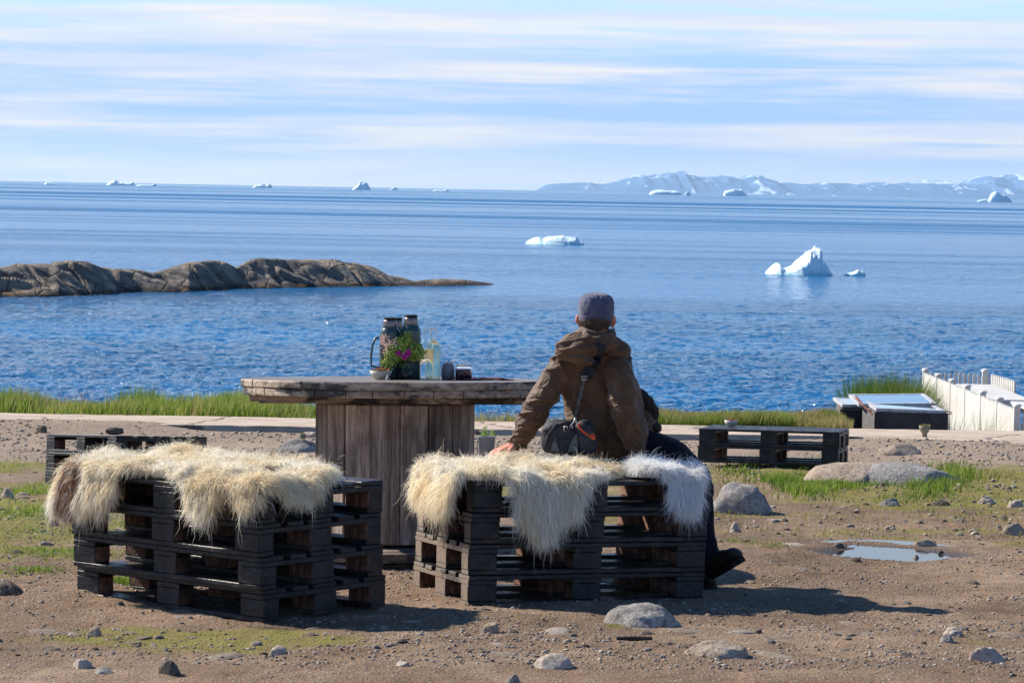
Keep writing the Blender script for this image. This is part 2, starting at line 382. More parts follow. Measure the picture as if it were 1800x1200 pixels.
# ------------------------------------------------------------------ rock islet
def outline(pts, x): return np.interp(x, [p[0] for p in pts], [p[1] for p in pts])
top_px = [(-430, 520), (-380, 503), (-300, 490), (-200, 476), (-120, 479), (-60, 470), (0, 468), (25, 462), (60, 462), (85, 463), (95, 459), (120, 457), (150, 458), (175, 466), (195, 472), (220, 472), (245, 473), (265, 478), (290, 471), (325, 461), (350, 457), (375, 456), (400, 461), (412, 466), (430, 457), (455, 452), (480, 450), (520, 453), (560, 455), (590, 455), (625, 460), (655, 471), (680, 483), (705, 487), (725, 493), (745, 491), (775, 489), (810, 490), (850, 495), (880, 500), (900, 504)]
bot_px = [(-430, 522), (-300, 524), (-60, 526), (0, 522), (100, 521), (160, 519), (230, 514), (330, 513), (380, 510), (450, 507), (560, 505), (640, 504), (700, 503), (760, 504), (840, 502), (900, 501)]
us = np.arange(-430, 895, 1.3); vs = np.linspace(-1, 1, 70)
IV = np.zeros((len(vs), len(us), 3))
tp = outline(top_px, us); bp = outline(bot_px, us)
for i, u_ in enumerate(us):
    yf = sea_y(u_, bp[i]); H = max((bp[i]-tp[i])/FPX*(yf+5) + (yf+5-yf)*7/yf*1.0 - .3*0, .02)
    dep = 5.0 + 2.2*min(H, 2.2)
    yc = yf + dep*.55
    H = max((SEA_Z - CAM.z) * -1 - 0 - (7.0 - (W(u_, tp[i], yc).z - SEA_Z)), -.3) if False else W(u_, tp[i], yc).z - SEA_Z
    s_ = np.clip((vs+1)/1.1, 0, 1); prof_ = np.where(vs < .1, np.sin(s_*np.pi/2)**1.0, np.cos(np.clip((vs-.1)/.9, 0, 1)*np.pi/2)**.8)
    yy = yf + (vs+1)*.5*dep
    xx = (u_-900)/FPX*yy
    IV[:, i, 0] = xx; IV[:, i, 1] = yy; IV[:, i, 2] = H*prof_
q = IV.copy(); q[..., 2] = 0
sh = q*np.array([.22, .30, 1]); sh[..., 0] += IV[..., 1]*.10
cell = fbm(sh*1.2, 3, 60, .42, True); big = fbm(sh*.9+5, 3, 61)
w_ = np.clip(IV[..., 2]/1.0, 0, 1)
crest = np.abs(vs-.1)[:, None]
slab = fbm(P3(q[..., 0]*.24+q[..., 1]*.12, q[..., 1]*.8-q[..., 0]*.08), 3, 64, .45, True)
IV[..., 2] += w_*(.50*np.minimum(cell-.25, .25)*(.30+sm(crest, .05, .5)) + .34*(slab-.35)*sm(crest, .08, .45) + .22*(big-.3)*sm(crest, .05, .4)) + .035*fbm(q*1.8, 3, 62)*w_
st = .34; IV[..., 2] = IV[..., 2]*1. + 0*(np.floor(IV[..., 2]/st+.35*big)+sm((IV[..., 2]/st+.35*big)%1, .55, 1)-.35*big)*st*np.where(IV[..., 2] > 0, 1, 0)
# joints: sharp steps running obliquely
jt = vn(P3(q[..., 0]*.35+q[..., 1]*.25, q[..., 1]*.15), 63); IV[..., 2] -= w_*.45*np.exp(-(jt/.07)**2)*sm(crest, .03, .3)
IV[..., 2] += SEA_Z-.06; IV[0, :, 2] = IV[-1, :, 2] = SEA_Z-.5; IV[:, -1, 2] = IV[:, 0, 2] = SEA_Z-.4
nn = len(us); ii = np.arange(len(vs)-1)[:, None]*nn+np.arange(nn-1)[None, :]
m = MT('dark coastal rock', .85, .25); v = m.geo()
c = m.ramp(m.noise(v, .55, 7, .65), [(.28, (.060, .052, .054)), (.43, (.155, .135, .120)), (.58, (.29, .235, .18)), (.72, (.43, .355, .27))])
c = m.mix(m.mr(m.noise(v, 3, 5, .7), .55, .72, 0, .6), c, (.065, .055, .06))
zc = m.math('ADD', m.math('SUBTRACT', m.node('ShaderNodeSeparateXYZ', {0: v}).outputs[2], SEA_Z), m.math('MULTIPLY', m.math('SUBTRACT', m.noise(v, 1.3, 4), .5), .5))
c = m.mix(m.mr(zc, .45, .10), c, m.mix(m.mr(m.noise(v, .6, 4), .53, .64), (.030, .026, .024), (.20, .085, .018)))
nb = m.bump(m.noise(v, 1.4, 7, .7), .5, .9); nb = m.bump(m.mr(m.node('ShaderNodeTexVoronoi', {'Vector': m.mix(.3, v, m.noise(v, .5, 3, out=1)), 'Scale': .9}, feature='DISTANCE_TO_EDGE').outputs[0], 0, .06), .22, .9, nb)
ISL = m.done(c, None, nb)
tag(link('rock_islet', fastmesh('rock_islet', IV.reshape(-1, 3), np.stack([ii, ii+1, ii+nn+1, ii+nn], -1).reshape(-1, 4), [ISL], True)), kind='structure')

# ------------------------------------------------------------------ mountains
MY = 29000.
ridge = [(900, 0), (935, 0), (955, 10), (975, 12), (1010, 14), (1060, 15), (1085, 20), (1110, 28), (1150, 30), (1190, 35), (1230, 27), (1260, 30), (1285, 26), (1320, 31), (1350, 22), (1385, 20), (1420, 19), (1460, 21), (1500, 20), (1530, 23), (1560, 22), (1600, 27), (1640, 28), (1665, 24), (1690, 26), (1710, 36), (1735, 33), (1770, 40), (1800, 36), (1850, 44), (1950, 50), (2150, 30), (2400, 0)]
us = np.linspace(880, 2420, 520); vs = np.linspace(0, 1, 60)
U, Vv = np.meshgrid(us, vs); hp = outline(ridge, us)*MY/FPX
nz = fbm(P3(U*.022, Vv*4), 5, 70, .55, True); nz2 = fbm(P3(U*.08, Vv*9), 4, 71)
HH = (hp*(1+.16*fbm(P3(us*.045, 2.2), 4, 75, .6, True)))[None, :]*(np.sin(np.clip(Vv/.62, 0, 1)*np.pi/2)**.85*np.cos(np.clip((Vv-.62)/.38, 0, 1)*np.pi/2)**.7)*(1+.30*(nz-.3)*(1-np.exp(-((Vv-.62)/.15)**2))+.10*nz2)
YY = MY + (Vv-.62)*4200; XX = (U-900)/FPX*MY
m = MT('far snowy rock with haze blue', .9, .1); at = m.attr('snow')
c = m.mix(m.mr(m.math('ADD', at, m.math('MULTIPLY', m.math('SUBTRACT', m.noise(m.geo((.0012, .0012, .0045)), 1, 6, .65), .5), 2.3)), .40, .60), (.085, .185, .37), (.42, .55, .78))  # blue of distant haze put into both the rock and the snow colour
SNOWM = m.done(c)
snow = .06 + .30*sm(HH, 60, 170)+.55*sm(nz2, .1, .6) - .15*np.exp(-((U-1190)/60.)**2)
ii = np.arange(59)[:, None]*520+np.arange(519)[None, :]
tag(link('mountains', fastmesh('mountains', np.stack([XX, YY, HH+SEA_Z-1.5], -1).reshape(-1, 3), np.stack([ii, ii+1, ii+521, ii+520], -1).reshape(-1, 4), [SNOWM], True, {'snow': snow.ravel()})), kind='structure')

# ------------------------------------------------------------------ icebergs
m = MT('glacier ice', .45, .5); v = m.co('Object')
ice = m.mix(m.mr(m.noise(v, 1.2, 5, .6), .35, .7), (.80, .90, .93), (.56, .80, .88))
zz = m.node('ShaderNodeSeparateXYZ', {0: v}).outputs[2]
ice = m.mix(m.mr(zz, .35, .02, 0, .55), ice, (.20, .62, .72))
ICE = m.done(ice, None, m.bump(m.noise(v, 2.5, 6, .7), .18, .8), Subsurface_Weight=.25, Subsurface_Radius=(.3, .6, .8))
def iceberg(prof, ybase, Y, depth, label, seed, group=None, cut=.0, skew=0., extra=()):
    """prof: photo silhouette [(px, height px)]"""
    o = None
    for kx, (pr, Yk, dk, sk) in enumerate([(prof, Y, depth, skew)]+list(extra)):
        s = Yk/FPX; x0, x1 = pr[0][0], pr[-1][0]; cxp = (x0+x1)/2
        u = np.linspace(x0, x1, 90); vv_ = np.linspace(-1, 1, 41); h = outline(pr, u)*s
        UU, VV = np.meshgrid(u, vv_); HHH = np.broadcast_to(h[None, :], UU.shape)
        size = (x1-x0)*s
        shear = sk*HHH
        core = np.clip(1-np.abs(VV-sk)**3.2, 0, 1)**.5
        X = (UU-cxp)*s; Yl = VV*dk*.5*(.35+.65*np.sqrt(np.clip(1-((UU-cxp)/((x1-x0)/2+1e-6))**2, 0, 1)))
        n = fbm(P3(X, Yl)*(4.5/size)+seed, 4, seed, .55, True)
        f = np.abs(VV-sk)
        Z = HHH*core*(1+.30*(n-.35)*sm(f, .05, .5))
        bse = np.max(h)
        Vt = np.stack([X, Yl, np.maximum(Z, 0)-.02*bse], -1); Vt[0, :, 2] = Vt[-1, :, 2] = -.25*bse; Vt[:, 0, 2] = Vt[:, -1, 2] = -.25*bse
        ii = np.arange(40)[:, None]*90+np.arange(89)[None, :]; qd = np.stack([ii, ii+1, ii+91, ii+90], -1).reshape(-1, 4)
        if o is None: P0 = ((cxp-900)/FPX*Yk, Yk); vts = [Vt.reshape(-1, 3)]; fs = [qd]; o = 1
        else:
            Vt[..., 0] += (cxp-900)/FPX*Yk-P0[0]; Vt[..., 1] += Yk-P0[1]; fs.append(qd+sum(len(a) for a in vts)); vts.append(Vt.reshape(-1, 3))
    ob = link('iceberg', fastmesh('iceberg', np.concatenate(vts), np.concatenate(fs), [ICE], True), loc=(P0[0], P0[1], SEA_Z))
    tag(ob, label, 'iceberg', group); return ob
Yb = sea_y(1435, 483)
iceberg([(1343, 1), (1350, 10), (1360, 18), (1367, 19), (1371, 11), (1378, 10), (1392, 16), (1403, 27), (1414, 38), (1425, 45), (1436, 48), (1440, 47), (1439.5, 38), (1443, 25), (1449, 20), (1454, 12), (1461, 2)], 483, Yb, 6.0,
        'white pointed iceberg with a shark fin peak, closest to the shore on the right', 3, skew=.2)
iceberg([(1480, 1), (1488, 4), (1497, 6), (1505, 10), (1511, 9), (1517, 7), (1520, 1)], 483, Yb, 2.0, 'tiny white ice lump floating just right of the pointed iceberg', 4)
Yb = sea_y(972, 429)
iceberg([(920, 1), (926, 6), (935, 11), (945, 12), (951, 9), (958, 12), (972, 14), (985, 15), (996, 13), (1008, 13), (1015, 8), (1021, 5), (1024, 1)], 429, Yb, 9.0,
        'low rounded white iceberg floating above the man\'s cap, at mid distance', 5, skew=.1)
far = [([(74, 1), (78, 4), (88, 3), (96, 1)], 'faint speck of an iceberg at the far left end of the horizon'),
       ([(184, 1), (190, 6), (199, 9), (206, 6), (214, 5), (224, 4), (230, 8), (233, 1)], 'jagged blue and white iceberg on the horizon at the left'),
       ([(236, 1), (243, 3), (262, 2), (267, 5), (272, 1)], 'thin flat iceberg just right of the jagged one on the left horizon'),
       ([(440, 1), (446, 5), (456, 7), (463, 6), (470, 8), (475, 1)], 'two humped iceberg on the horizon above the islet'),
       ([(614, 1), (622, 6), (628, 13), (634, 15), (641, 12), (648, 1)], 'white dome shaped iceberg, tallest on the left half of the horizon'),
       ([(681, 1), (686, 4), (691, 6), (695, 1)], 'small dark blue iceberg just right of the white dome iceberg'),
       ([(756, 1), (763, 3), (772, 1.5), (780, 4), (786, 1)], 'barely visible flat iceberg on the middle of the horizon'),
       ([(1136, 1), (1141, 7), (1150, 9), (1165, 8), (1180, 8), (1191, 5), (1193, 1)], 'flat topped pale iceberg below the highest mountain'),
       ([(1199, 1), (1201, 7), (1207, 7), (1209, 1)], 'little blocky iceberg right beside the flat topped pale one'),
       ([(1266, 1), (1269, 9), (1278, 11), (1290, 12), (1299, 13), (1301, 8), (1309, 1)], 'blue sided iceberg with white blocks on top, below the mountains'),
       ([(1730, 1), (1737, 14), (1742, 18), (1748, 17), (1760, 12), (1768, 7), (1774, 1)], 'largest wedge shaped iceberg on the horizon at the far right'),
       ([(1712, 1), (1720, 4), (1728, 5), (1732, 1)], 'small low ice block touching the wedge shaped iceberg on the right')]
for i, (pr, lb) in enumerate(far):
    Yf = 6200. + (i*977 % 1800)
    if pr[0][0] > 1700: Yf = 5200.
    s_ = (pr[-1][0]-pr[0][0])*Yf/FPX
    iceberg([(a, b+7*FPX/Yf*0) for a, b in pr], 0, Yf, s_*.6, lb, 10+i, 'icebergs along the horizon')
# ------------------------------------------------------------------ pallets
m = MT('worn black pallet paint', .42, .38); v = m.co('Object')
g = m.noise(m.co('Object', (6, 40, 40)), 3, 5, .65)
c = m.mix(m.mr(m.noise(v, 9, 5, .7), .35, .7), (.0045, .005, .0075), (.013, .014, .018))
c = m.mix(m.mr(m.noise(m.co('Object', (8, 30, 30)), 2.2, 6, .75), .57, .68, 0, .75), c, (.15, .105, .075))
nz = m.node('ShaderNodeSeparateXYZ', {0: m.node('ShaderNodeNewGeometry').outputs['Normal']}).outputs[2]
c = m.mix(m.math('MULTIPLY', m.mr(nz, .5, .95, .12, .75), m.mr(m.noise(v, 13, 5, .7), .42, .66)), c, (.15, .115, .085))
BLACK = m.done(c, m.mr(g, .3, .7, .28, .55), m.bump(g, .0025, .35, m.bump(m.noise(v, 45, 5, .7), .005, .9)))
m = MT('bare reddish pallet wood', .85, .2); v = m.co('Object')
c = m.ramp(m.noise(m.co('Object', (25, 25, 6)), 2.5, 5, .65), [(.3, (.06, .030, .020)), (.5, (.16, .08, .055)), (.7, (.34, .20, .15))])
c = m.mix(m.mr(m.noise(v, 5, 4), .42, .60, 0, .85), c, (.022, .018, .018))
RAW = m.done(c, None, m.bump(m.noise(v, 60, 4), .004))
m = MT('weathered grey brown pallet wood', .8, .25); v = m.co('Object')
c = m.ramp(m.noise(m.co('Object', (8, 50, 50)), 2.5, 5, .65), [(.3, (.06, .045, .035)), (.5, (.20, .15, .115)), (.72, (.38, .30, .24))])
c = m.mix(m.mr(m.noise(v, 5, 5, .7), .50, .62, 0, .8), c, (.025, .024, .025))
WORN = m.done(c, None, m.bump(m.noise(v, 60, 4), .004))
TILT = Matrix.Rotation(-.035, 4, 'X')
def pallet_parts(seed, endmat=0):
    """1.2 x 0.8 pallet, corner at the local origin; returns [(name, mesh)]"""
    rr = random.Random(seed); out_ = []; MATS = [BLACK, RAW, WORN]
    j = lambda a: rr.uniform(-a, a)
    dk = MB(); ws = [.145, .100, .145, .100, .145]; pos = [.0725, .236, .400, .564, .7275]
    for w_, p in zip(ws, pos):
        dk.box((.6+j(.003), p+j(.003), .133+j(.0007)), (1.2+j(.006), w_, .021), [endmat, endmat, 0, 0, 1, 0], bev=.003)
    out_.append(('deck', dk.mesh('deck', MATS)))
    for x in (.0725, .6, 1.1275):
        out_.append(('stringer', MB().box((x, .4, .1115), (.143, .797, .0215), [endmat if x < .1 else 0, endmat if x > 1.1 else 0, 0, 0, 1, 1], bev=.002).mesh('stringer', MATS)))
    for x in (.0735, .6, 1.1265):
        for y, wy in ((.052, .098), (.400, .143), (.748, .098)):
            mm = [endmat if x < .1 else 1, endmat if x > 1.1 else 1, 0 if y < .1 else 1, 0 if y > .7 else 1, 1, 1]
            out_.append(('block', MB().box((x+j(.003), y+j(.002), .0615), (.143, wy, .078), mm, bev=.004, rot=(0, 0, j(.02))).mesh('block', MATS)))
    for y, wy in ((.052, .100), (.400, .145), (.748, .100)):
        out_.append(('bottom_board', MB().box((.6, y, .0115), (1.198, wy, .022), [endmat, endmat, 0, 0, 1, 0], bev=.003).mesh('bottom_board', MATS)))
    return out_
PROTO = {0: pallet_parts(1, 0), 2: pallet_parts(2, 2)}
def pallet(mw, label, group, em=0, bottom=True):
    r = tag(empty('pallet', mw), label, 'pallet', group)
    for nme, me in PROTO[em]:
        link(nme, me, r)
    return r
def frame(corner, yaw, z):
    return Matrix.Translation((corner[0], corner[1], z)) @ TILT @ Matrix.Rotation(yaw, 4, 'Z')
ordn = {4: ['bottom', 'second from the bottom', 'third from the bottom', 'top'], 3: ['bottom', 'middle', 'top'], 2: ['bottom', 'top']}
def stack(n, corner, yaw, z, what, group, shift=None, em=None, F0=None):
    for k in range(n):
        sx, sy, sa = (shift or {}).get(k, (random.uniform(-.006, .006), random.uniform(-.006, .006), random.uniform(-.006, .006)))
        mw = (F0 or frame(corner, yaw, z)) @ Matrix.Translation((sx, sy, k*.1452)) @ Matrix.Rotation(sa, 4, 'Z')
        pallet(mw, what % ordn[n][k], group, (em or {}).get(k, 0))
# near left bench: local x along the long face (from far left to the near corner), local y towards the back
TH_L = R(39.5); C0 = Vector((-1.072, 13.1, 0)); aL = Vector((-math.cos(TH_L), math.sin(TH_L), 0)); bL = Vector((math.sin(TH_L), math.cos(TH_L), 0))
left_corner = C0+aL*1.2
BL = Matrix.Translation((left_corner.x, left_corner.y, .012)) @ Matrix.Rotation(-TH_L, 4, 'Z')
stack(4, left_corner, -TH_L, BL.translation.z, 'black pallet, %s one of four in the left bench', 'pallets stacked as the left bench', {0: (-.006, .022, .0), 1: (.005, -.013, .004), 2: (-.004, -.016, -.003), 3: (.003, -.018, .002)}, None, BL)
# near right bench: local x along the front
TH_R = R(20); CR0 = Vector((-.175, 14.0, 0)); BR = frame(CR0, TH_R, -.02)
stack(4, CR0, TH_R, -.02, 'black pallet, %s one of four in the bench under the man', 'pallets stacked as the right bench', {0: (-.012, -.008, .01), 1: (-.01, .0, .0), 3: (.012, .004, -.004)}, {0: 2, 1: 2, 2: 2})
# far left bench
TH = R(-55); cn = W(202, 864, 23.2); ax_ = Vector((math.cos(TH), math.sin(TH), 0)); fl = Vector((cn.x, cn.y, 0))-ax_*1.2
BFL = frame(fl, TH, cn.z)
BFL = Matrix.Translation((fl.x, fl.y, cn.z-.082)) @ Matrix.Rotation(-.082, 4, 'X') @ Matrix.Rotation(TH, 4, 'Z')
stack(3, fl, TH, BFL.translation.z, 'weathered pallet, %s one of three in the far left stack', 'pallets in the far left stack', None, None, BFL)
# far right bench
TH = R(-12); cn = W(1227, 812, 25.7); BFR = frame(cn, TH, cn.z)
stack(2, cn, TH, cn.z, 'black pallet, %s one of two in the far right table', 'pallets in the far right table')

# ------------------------------------------------------------------ cable drum table
TC = Vector((-.612, 16.3, 0)); TZ = gbase(TC.x, TC.y) - .0
TM = Matrix.Translation((TC.x, TC.y, float(TZ)-.02)) @ Matrix.Rotation(-.043, 4, 'X') @ Matrix.Rotation(-.011, 4, 'Y')
m = MT('weathered drum planks', .8, .25); v = m.co('Object')
def woodcol(m, stops, st, dark=.6, seed=0):
    n = m.noise(m.co('Object', st), 2.2, 6, .62, .25)
    return m.ramp(n, stops)
c = woodcol(m, [(.28, (.16, .115, .090)), (.42, (.36, .27, .215)), (.56, (.55, .43, .35)), (.72, (.74, .62, .52))], (14, 14, .9))
c = m.mix(m.mr(m.noise(m.co('Object', (2, 2, .7)), 1.8, 5, .65), .46, .64, 0, .75), c, (.11, .082, .07))
gr = m.noise(m.co('Object', (60, 60, 2.5)), 2, 4, .6)
oi = m.node('ShaderNodeObjectInfo').outputs['Random']; c = m.mix(1., c, m.ramp(oi, [(0, (.55, .52, .50)), (.5, (.95, .92, .88)), (1, (1.35, 1.3, 1.22))]), 'MULTIPLY')
c = m.mix(m.mr(gr, .52, .66, 0, .65), c, (.07, .048, .036))
STAVE = m.done(c, None, m.bump(gr, .004, 1.0))
m = MT('scorched table planks', .72, .35); v = m.co('Object')
c = m.ramp(m.noise(m.co('Object', (1.2, 16, 16)), 2.4, 6, .65), [(.3, (.16, .11, .075)), (.5, (.42, .31, .225)), (.72, (.68, .54, .41))])
burn = m.mr(m.noise(m.co('Object', (2.6, 2.0, 5)), 1.5, 5, .65), .47, .58)
c = m.mix(m.math('MULTIPLY', burn, .9), c, (.022, .018, .017))
PLANK = m.done(c, m.mr(m.noise(v, 6, 4), .3, .7, .35, .8), m.bump(m.noise(m.co('Object', (5, 60, 60)), 2, 5, .7), .005, 1.0))
m = MT('bluish worn table surface', .45, .4); v = m.co('Object')
c = m.ramp(m.noise(m.co('Object', (1.5, 18, 10)), 2.4, 6, .65), [(.3, (.10, .08, .065)), (.55, (.25, .205, .165)), (.75, (.42, .355, .30))])
TOPM = m.done(c, m.mr(m.noise(v, 5, 4), .35, .65, .35, .6), m.bump(m.noise(m.co('Object', (4, 50, 50)), 2, 4, .6), .003))
drum = tag(empty('cable_drum_table', TM), 'round weathered wooden cable drum used as a table, thermoses and flowers on it', 'table')
def disc_boards(name, r, z, th, w0, axis_, mats, seed, zj=.001, top=1):
    """disc cut into boards; each board keeps its own worn edge"""
    rr = random.Random(seed); mb = MB(); p = -r
    while p < r-.01:
        w = min(w0*rr.uniform(.85, 1.15), r-p); a, b = p+.002, p+w-.002; p += w
        k = 12; A = [(a+(b-a)*t/k) for t in range(k+1)]
        e = [math.sqrt(max(r*r-t*t, .0004)) for t in A]; ju = rr.uniform(-.012, .006)
        n2 = len(A); V = []; dz = rr.uniform(-zj, zj)
        rings = [(0, -th/2+.003), (-.004, -th/2), (0, 0)][:0]
        def loop(zz, ins): 
            L_ = []
            for t, q in zip(A, e): L_.append((t, q-ins+ju+.004*math.sin(t*90+seed)+rr.uniform(-.002, .002), zz))
            for t, q in reversed(list(zip(A, e))): L_.append((t, -(q-ins+ju), zz))
            return L_
        Ls = [loop(z-th/2+dz, .004), loop(z-th/2+.006+dz, 0), loop(z+th/2-.006+dz, 0), loop(z+th/2+dz, .005)]
        for l in Ls: V += [(x, y, zz) if axis_ == 'y' else (y, x, zz) for x, y, zz in l]
        m_ = len(Ls[0]); F = []
        for s_ in range(3):
            for i in range(m_): F.append((s_*m_+i, s_*m_+(i+1) % m_, (s_+1)*m_+(i+1) % m_, (s_+1)*m_+i))
        F.append(tuple(range(m_))[::-1]); F.append(tuple(3*m_+i for i in range(m_)))
        mm = [0]*(len(F)-1)+[top]
        if axis_ != 'y': F = [f[::-1] for f in F]
        mb.add(V, F, mm)
    return mb.build(name, mats, drum)
TOPZ = .992
disc_boards('tabletop', .835, TOPZ-.020, .040, .155, 'x', [PLANK, TOPM], 3)
disc_boards('lower_disc', .828, TOPZ-.0615, .040, .15, 'y', [PLANK, PLANK], 5)
for yy in (-.30, .02, .36):
    mb = MB(); ln = .70 if yy < -.1 else .78; mb.box((-.01, yy, TOPZ-.103), (ln*2, .145, .041), 0, bev=.004); mb.build('batten', [PLANK], drum)
# column of staves
mb_all = []; ns = 17
for k in range(ns):
    a0 = 2*math.pi*(k+.5)/ns; rr = random.Random(50+k); w = 2*.418*math.sin(math.pi/ns)*rr.uniform(.90, 1.0)
    r_ = .405+rr.uniform(-.012, .012)
    mb = MB(); hgt = TOPZ-.125-.13
    mb.box((0, 0, 0), (.032, w, hgt), 0, bev=.004)
    o = mb.mesh('stave', [STAVE]); q = Matrix.Translation((r_*math.cos(a0), r_*math.sin(a0), .125+hgt/2)) @ Matrix.Rotation(a0+rr.uniform(-.04, .04), 4, 'Z')
    # shift the texture of each stave by baking position into the mesh
    o.transform(q); link('stave', o, drum)
mb = MB(); mb.lathe([(.375, .13), (.375, TOPZ-.125)], 24); mb.build('core', [STAVE], drum, True)
disc_boards('base_disc', .80, .085, .045, .15, 'x', [WORN, WORN], 9)
disc_boards('base_underside', .79, .035, .045, .15, 'y', [BLACK, BLACK], 11)
def on_table(px, dy, dz=0):
    """table-top point seen below photo pixel column px, dy metres behind the table's centre line"""
    y = TC.y+dy; x = (px-900)/FPX*y+ (CAM.x)
    p = TM.inverted() @ Vector((x, y, 1)); p.z = TOPZ+dz; 
    for _ in range(3):
        q = TM @ p; p.x += ((px-900)/FPX*q.y - q.x)
    return TM @ p
# ------------------------------------------------------------------ sheepskins
def wool_mat(name, cols, trans=.25):
    m = MT(name, .9, .06); t = m.attr('tint')
    col = m.ramp(t, cols)
    b = m.b; m.set(b.inputs['Base Color'], col)
    tr = m.node('ShaderNodeBsdfTranslucent', {0: col}); mx = m.node('ShaderNodeMixShader', {0: trans, 1: b.outputs[0], 2: tr.outputs[0]})
    m.L.new(mx.outputs[0], m.N['Material Output'].inputs[0]); return m.m
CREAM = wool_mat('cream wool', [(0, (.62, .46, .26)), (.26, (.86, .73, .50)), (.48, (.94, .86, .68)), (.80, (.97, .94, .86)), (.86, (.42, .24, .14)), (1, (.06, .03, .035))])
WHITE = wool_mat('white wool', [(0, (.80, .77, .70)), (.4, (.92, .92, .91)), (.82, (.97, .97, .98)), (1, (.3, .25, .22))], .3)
HIDE = simple('sheep hide', (.55, .46, .34), (.38, .30, .21), 12, .9)
def drape(B, La, Lb, a, b, top, rnd=.035):
    """a along the long side, b towards the back -> world point, drop amount and outward direction (bench frame B)"""
    oa = np.where(a < 0, a, np.where(a > La, a-La, 0)); ob = np.where(b < 0, b, np.where(b > Lb, b-Lb, 0))
    o = np.sqrt(oa**2+ob**2)+1e-9; k = rnd*(1-np.exp(-o/rnd)); drop = np.where(o > 1e-6, o-k*.9, 0)
    ca = np.clip(a, 0, La)+oa/o*k*1.2; cb = np.clip(b, 0, Lb)+ob/o*k*1.2
    return np.stack([ca, cb, top-drop], -1), drop, np.stack([oa/o, ob/o], -1)*(o > 1e-6)[..., None]
def polymask(poly, x, y):
    c = np.zeros(x.shape, bool); n = len(poly)
    for i in range(n):
        x0, y0 = poly[i]; x1, y1 = poly[(i+1) % n]
        if y0 == y1: continue
        t = ((y0 > y) != (y1 > y)) & (x < (x1-x0)*(y-y0)/(y1-y0)+x0); c ^= t
    return c
def fleece(label, B, La, Lb, top, poly, nst, mat, seed, length=.085, lift=.55, thick=.03, tintf=None, group=None, flow=None, width=.00105, clump=.028, rnd=.04):
    rg = np.random.default_rng(seed); P = np.array(poly); lo = P.min(0); hi = P.max(0); cen = P.mean(0)
    A3 = np.array(B)[:3, :3]; T3 = np.array(B)[:3, 3]
    def skin(a, b):
        p, drop, od = drape(B, La, Lb, a, b, top, rnd)
        hump = thick*(.55+.9*fbm(P3(a*5+seed, b*5), 2, seed)+.75*np.clip(fbm(P3(a*12+seed, b*12), 2, seed+3, .5, True), -.3, 1)) * (drop < .02)
        p[..., 2] += np.maximum(hump, .006)+.004
        p[..., 0] += od[..., 0]*.012; p[..., 1] += od[..., 1]*.012
        return p, drop, od
    # hide
    n = 70; U, Vv = np.meshgrid(np.linspace(lo[0], hi[0], n), np.linspace(lo[1], hi[1], n)); ins = polymask(poly, U, Vv)
    sp, _, _ = skin(U, Vv); idx = -np.ones(U.shape, int)
    fm = ins[:-1, :-1] & ins[1:, :-1] & ins[:-1, 1:] & ins[1:, 1:]
    use = np.zeros(U.shape, bool); use[:-1, :-1] |= fm; use[1:, :-1] |= fm; use[:-1, 1:] |= fm; use[1:, 1:] |= fm
    idx[use] = np.arange(use.sum()); V = sp[use]@A3.T+T3
    q = np.stack([idx[:-1, :-1][fm], idx[:-1, 1:][fm], idx[1:, 1:][fm], idx[1:, :-1][fm]], -1)
    # strands
    cnt = int(nst*2.2); a = rg.uniform(lo[0], hi[0], cnt); b = rg.uniform(lo[1], hi[1], cnt)
    k = polymask(poly, a, b); a = a[k][:nst]; b = b[k][:nst]; ns_ = len(a)
    p0, drop, od = skin(a, b)
    # clumps: every strand leans to its lock's tip
    cs = clump; ci = np.floor(a/cs+.37*vn(P3(a*9, b*9), seed+4)).astype(int); cj = np.floor(b/cs+.37*vn(P3(a*9, b*9), seed+5)).astype(int)
    hsh = _h(ci.astype(np.int64), cj.astype(np.int64), np.zeros(ns_, np.int64), seed)
    hsh2 = _h(ci.astype(np.int64), cj.astype(np.int64), np.ones(ns_, np.int64), seed+9)
    cc = np.stack([(ci+.5)*cs, (cj+.5)*cs], -1)
    off = cc-np.stack([a, b], -1)
    rad = np.stack([a-cen[0], b-cen[1]], -1); rad /= (np.linalg.norm(rad, axis=1, keepdims=True)+.12)
    fl_ang = 3.2*fbm(P3(a*1.9+seed, b*1.9), 2, seed+2)+.9*(hsh-.5)
    fl = np.stack([np.cos(fl_ang), np.sin(fl_ang)], -1)
    if flow is not None: fl = fl*.5+np.array(flow)[None, :]
    d2 = rad*.75+fl*.55; 
    hang = np.clip(drop/.05, 0, 1)[:, None]
    d2 = d2*(1-hang*.85)+od*.25*hang
    up = lift*(.6+.8*hsh2)[:, None]*(1-hang)
    d = np.concatenate([d2, up-hang*1.15], 1); d[:, :2] += off*hang*2.0
    d /= np.linalg.norm(d, axis=1, keepdims=True)
    d += rg.normal(0, 1, d.shape)*(.42-.28*hang)
    edge = np.ones(ns_)
    ln = length*(.6+.6*rg.random(ns_))*np.where(rg.random(ns_) < .05, 1.55, 1)*(.7+.6*hsh)*(.68+.5*hang[:, 0])
    K = 6; pts = np.zeros((ns_, K, 3)); cur = p0.copy(); dd = d.copy(); pts[:, 0] = cur
    tipo = np.concatenate([off*.75, np.zeros((ns_, 1))], 1)
    curl = rg.normal(0, 1, (ns_, 3))*.18 + np.stack([np.cos(hsh*40), np.sin(hsh*40), np.zeros(ns_)], -1)*.35
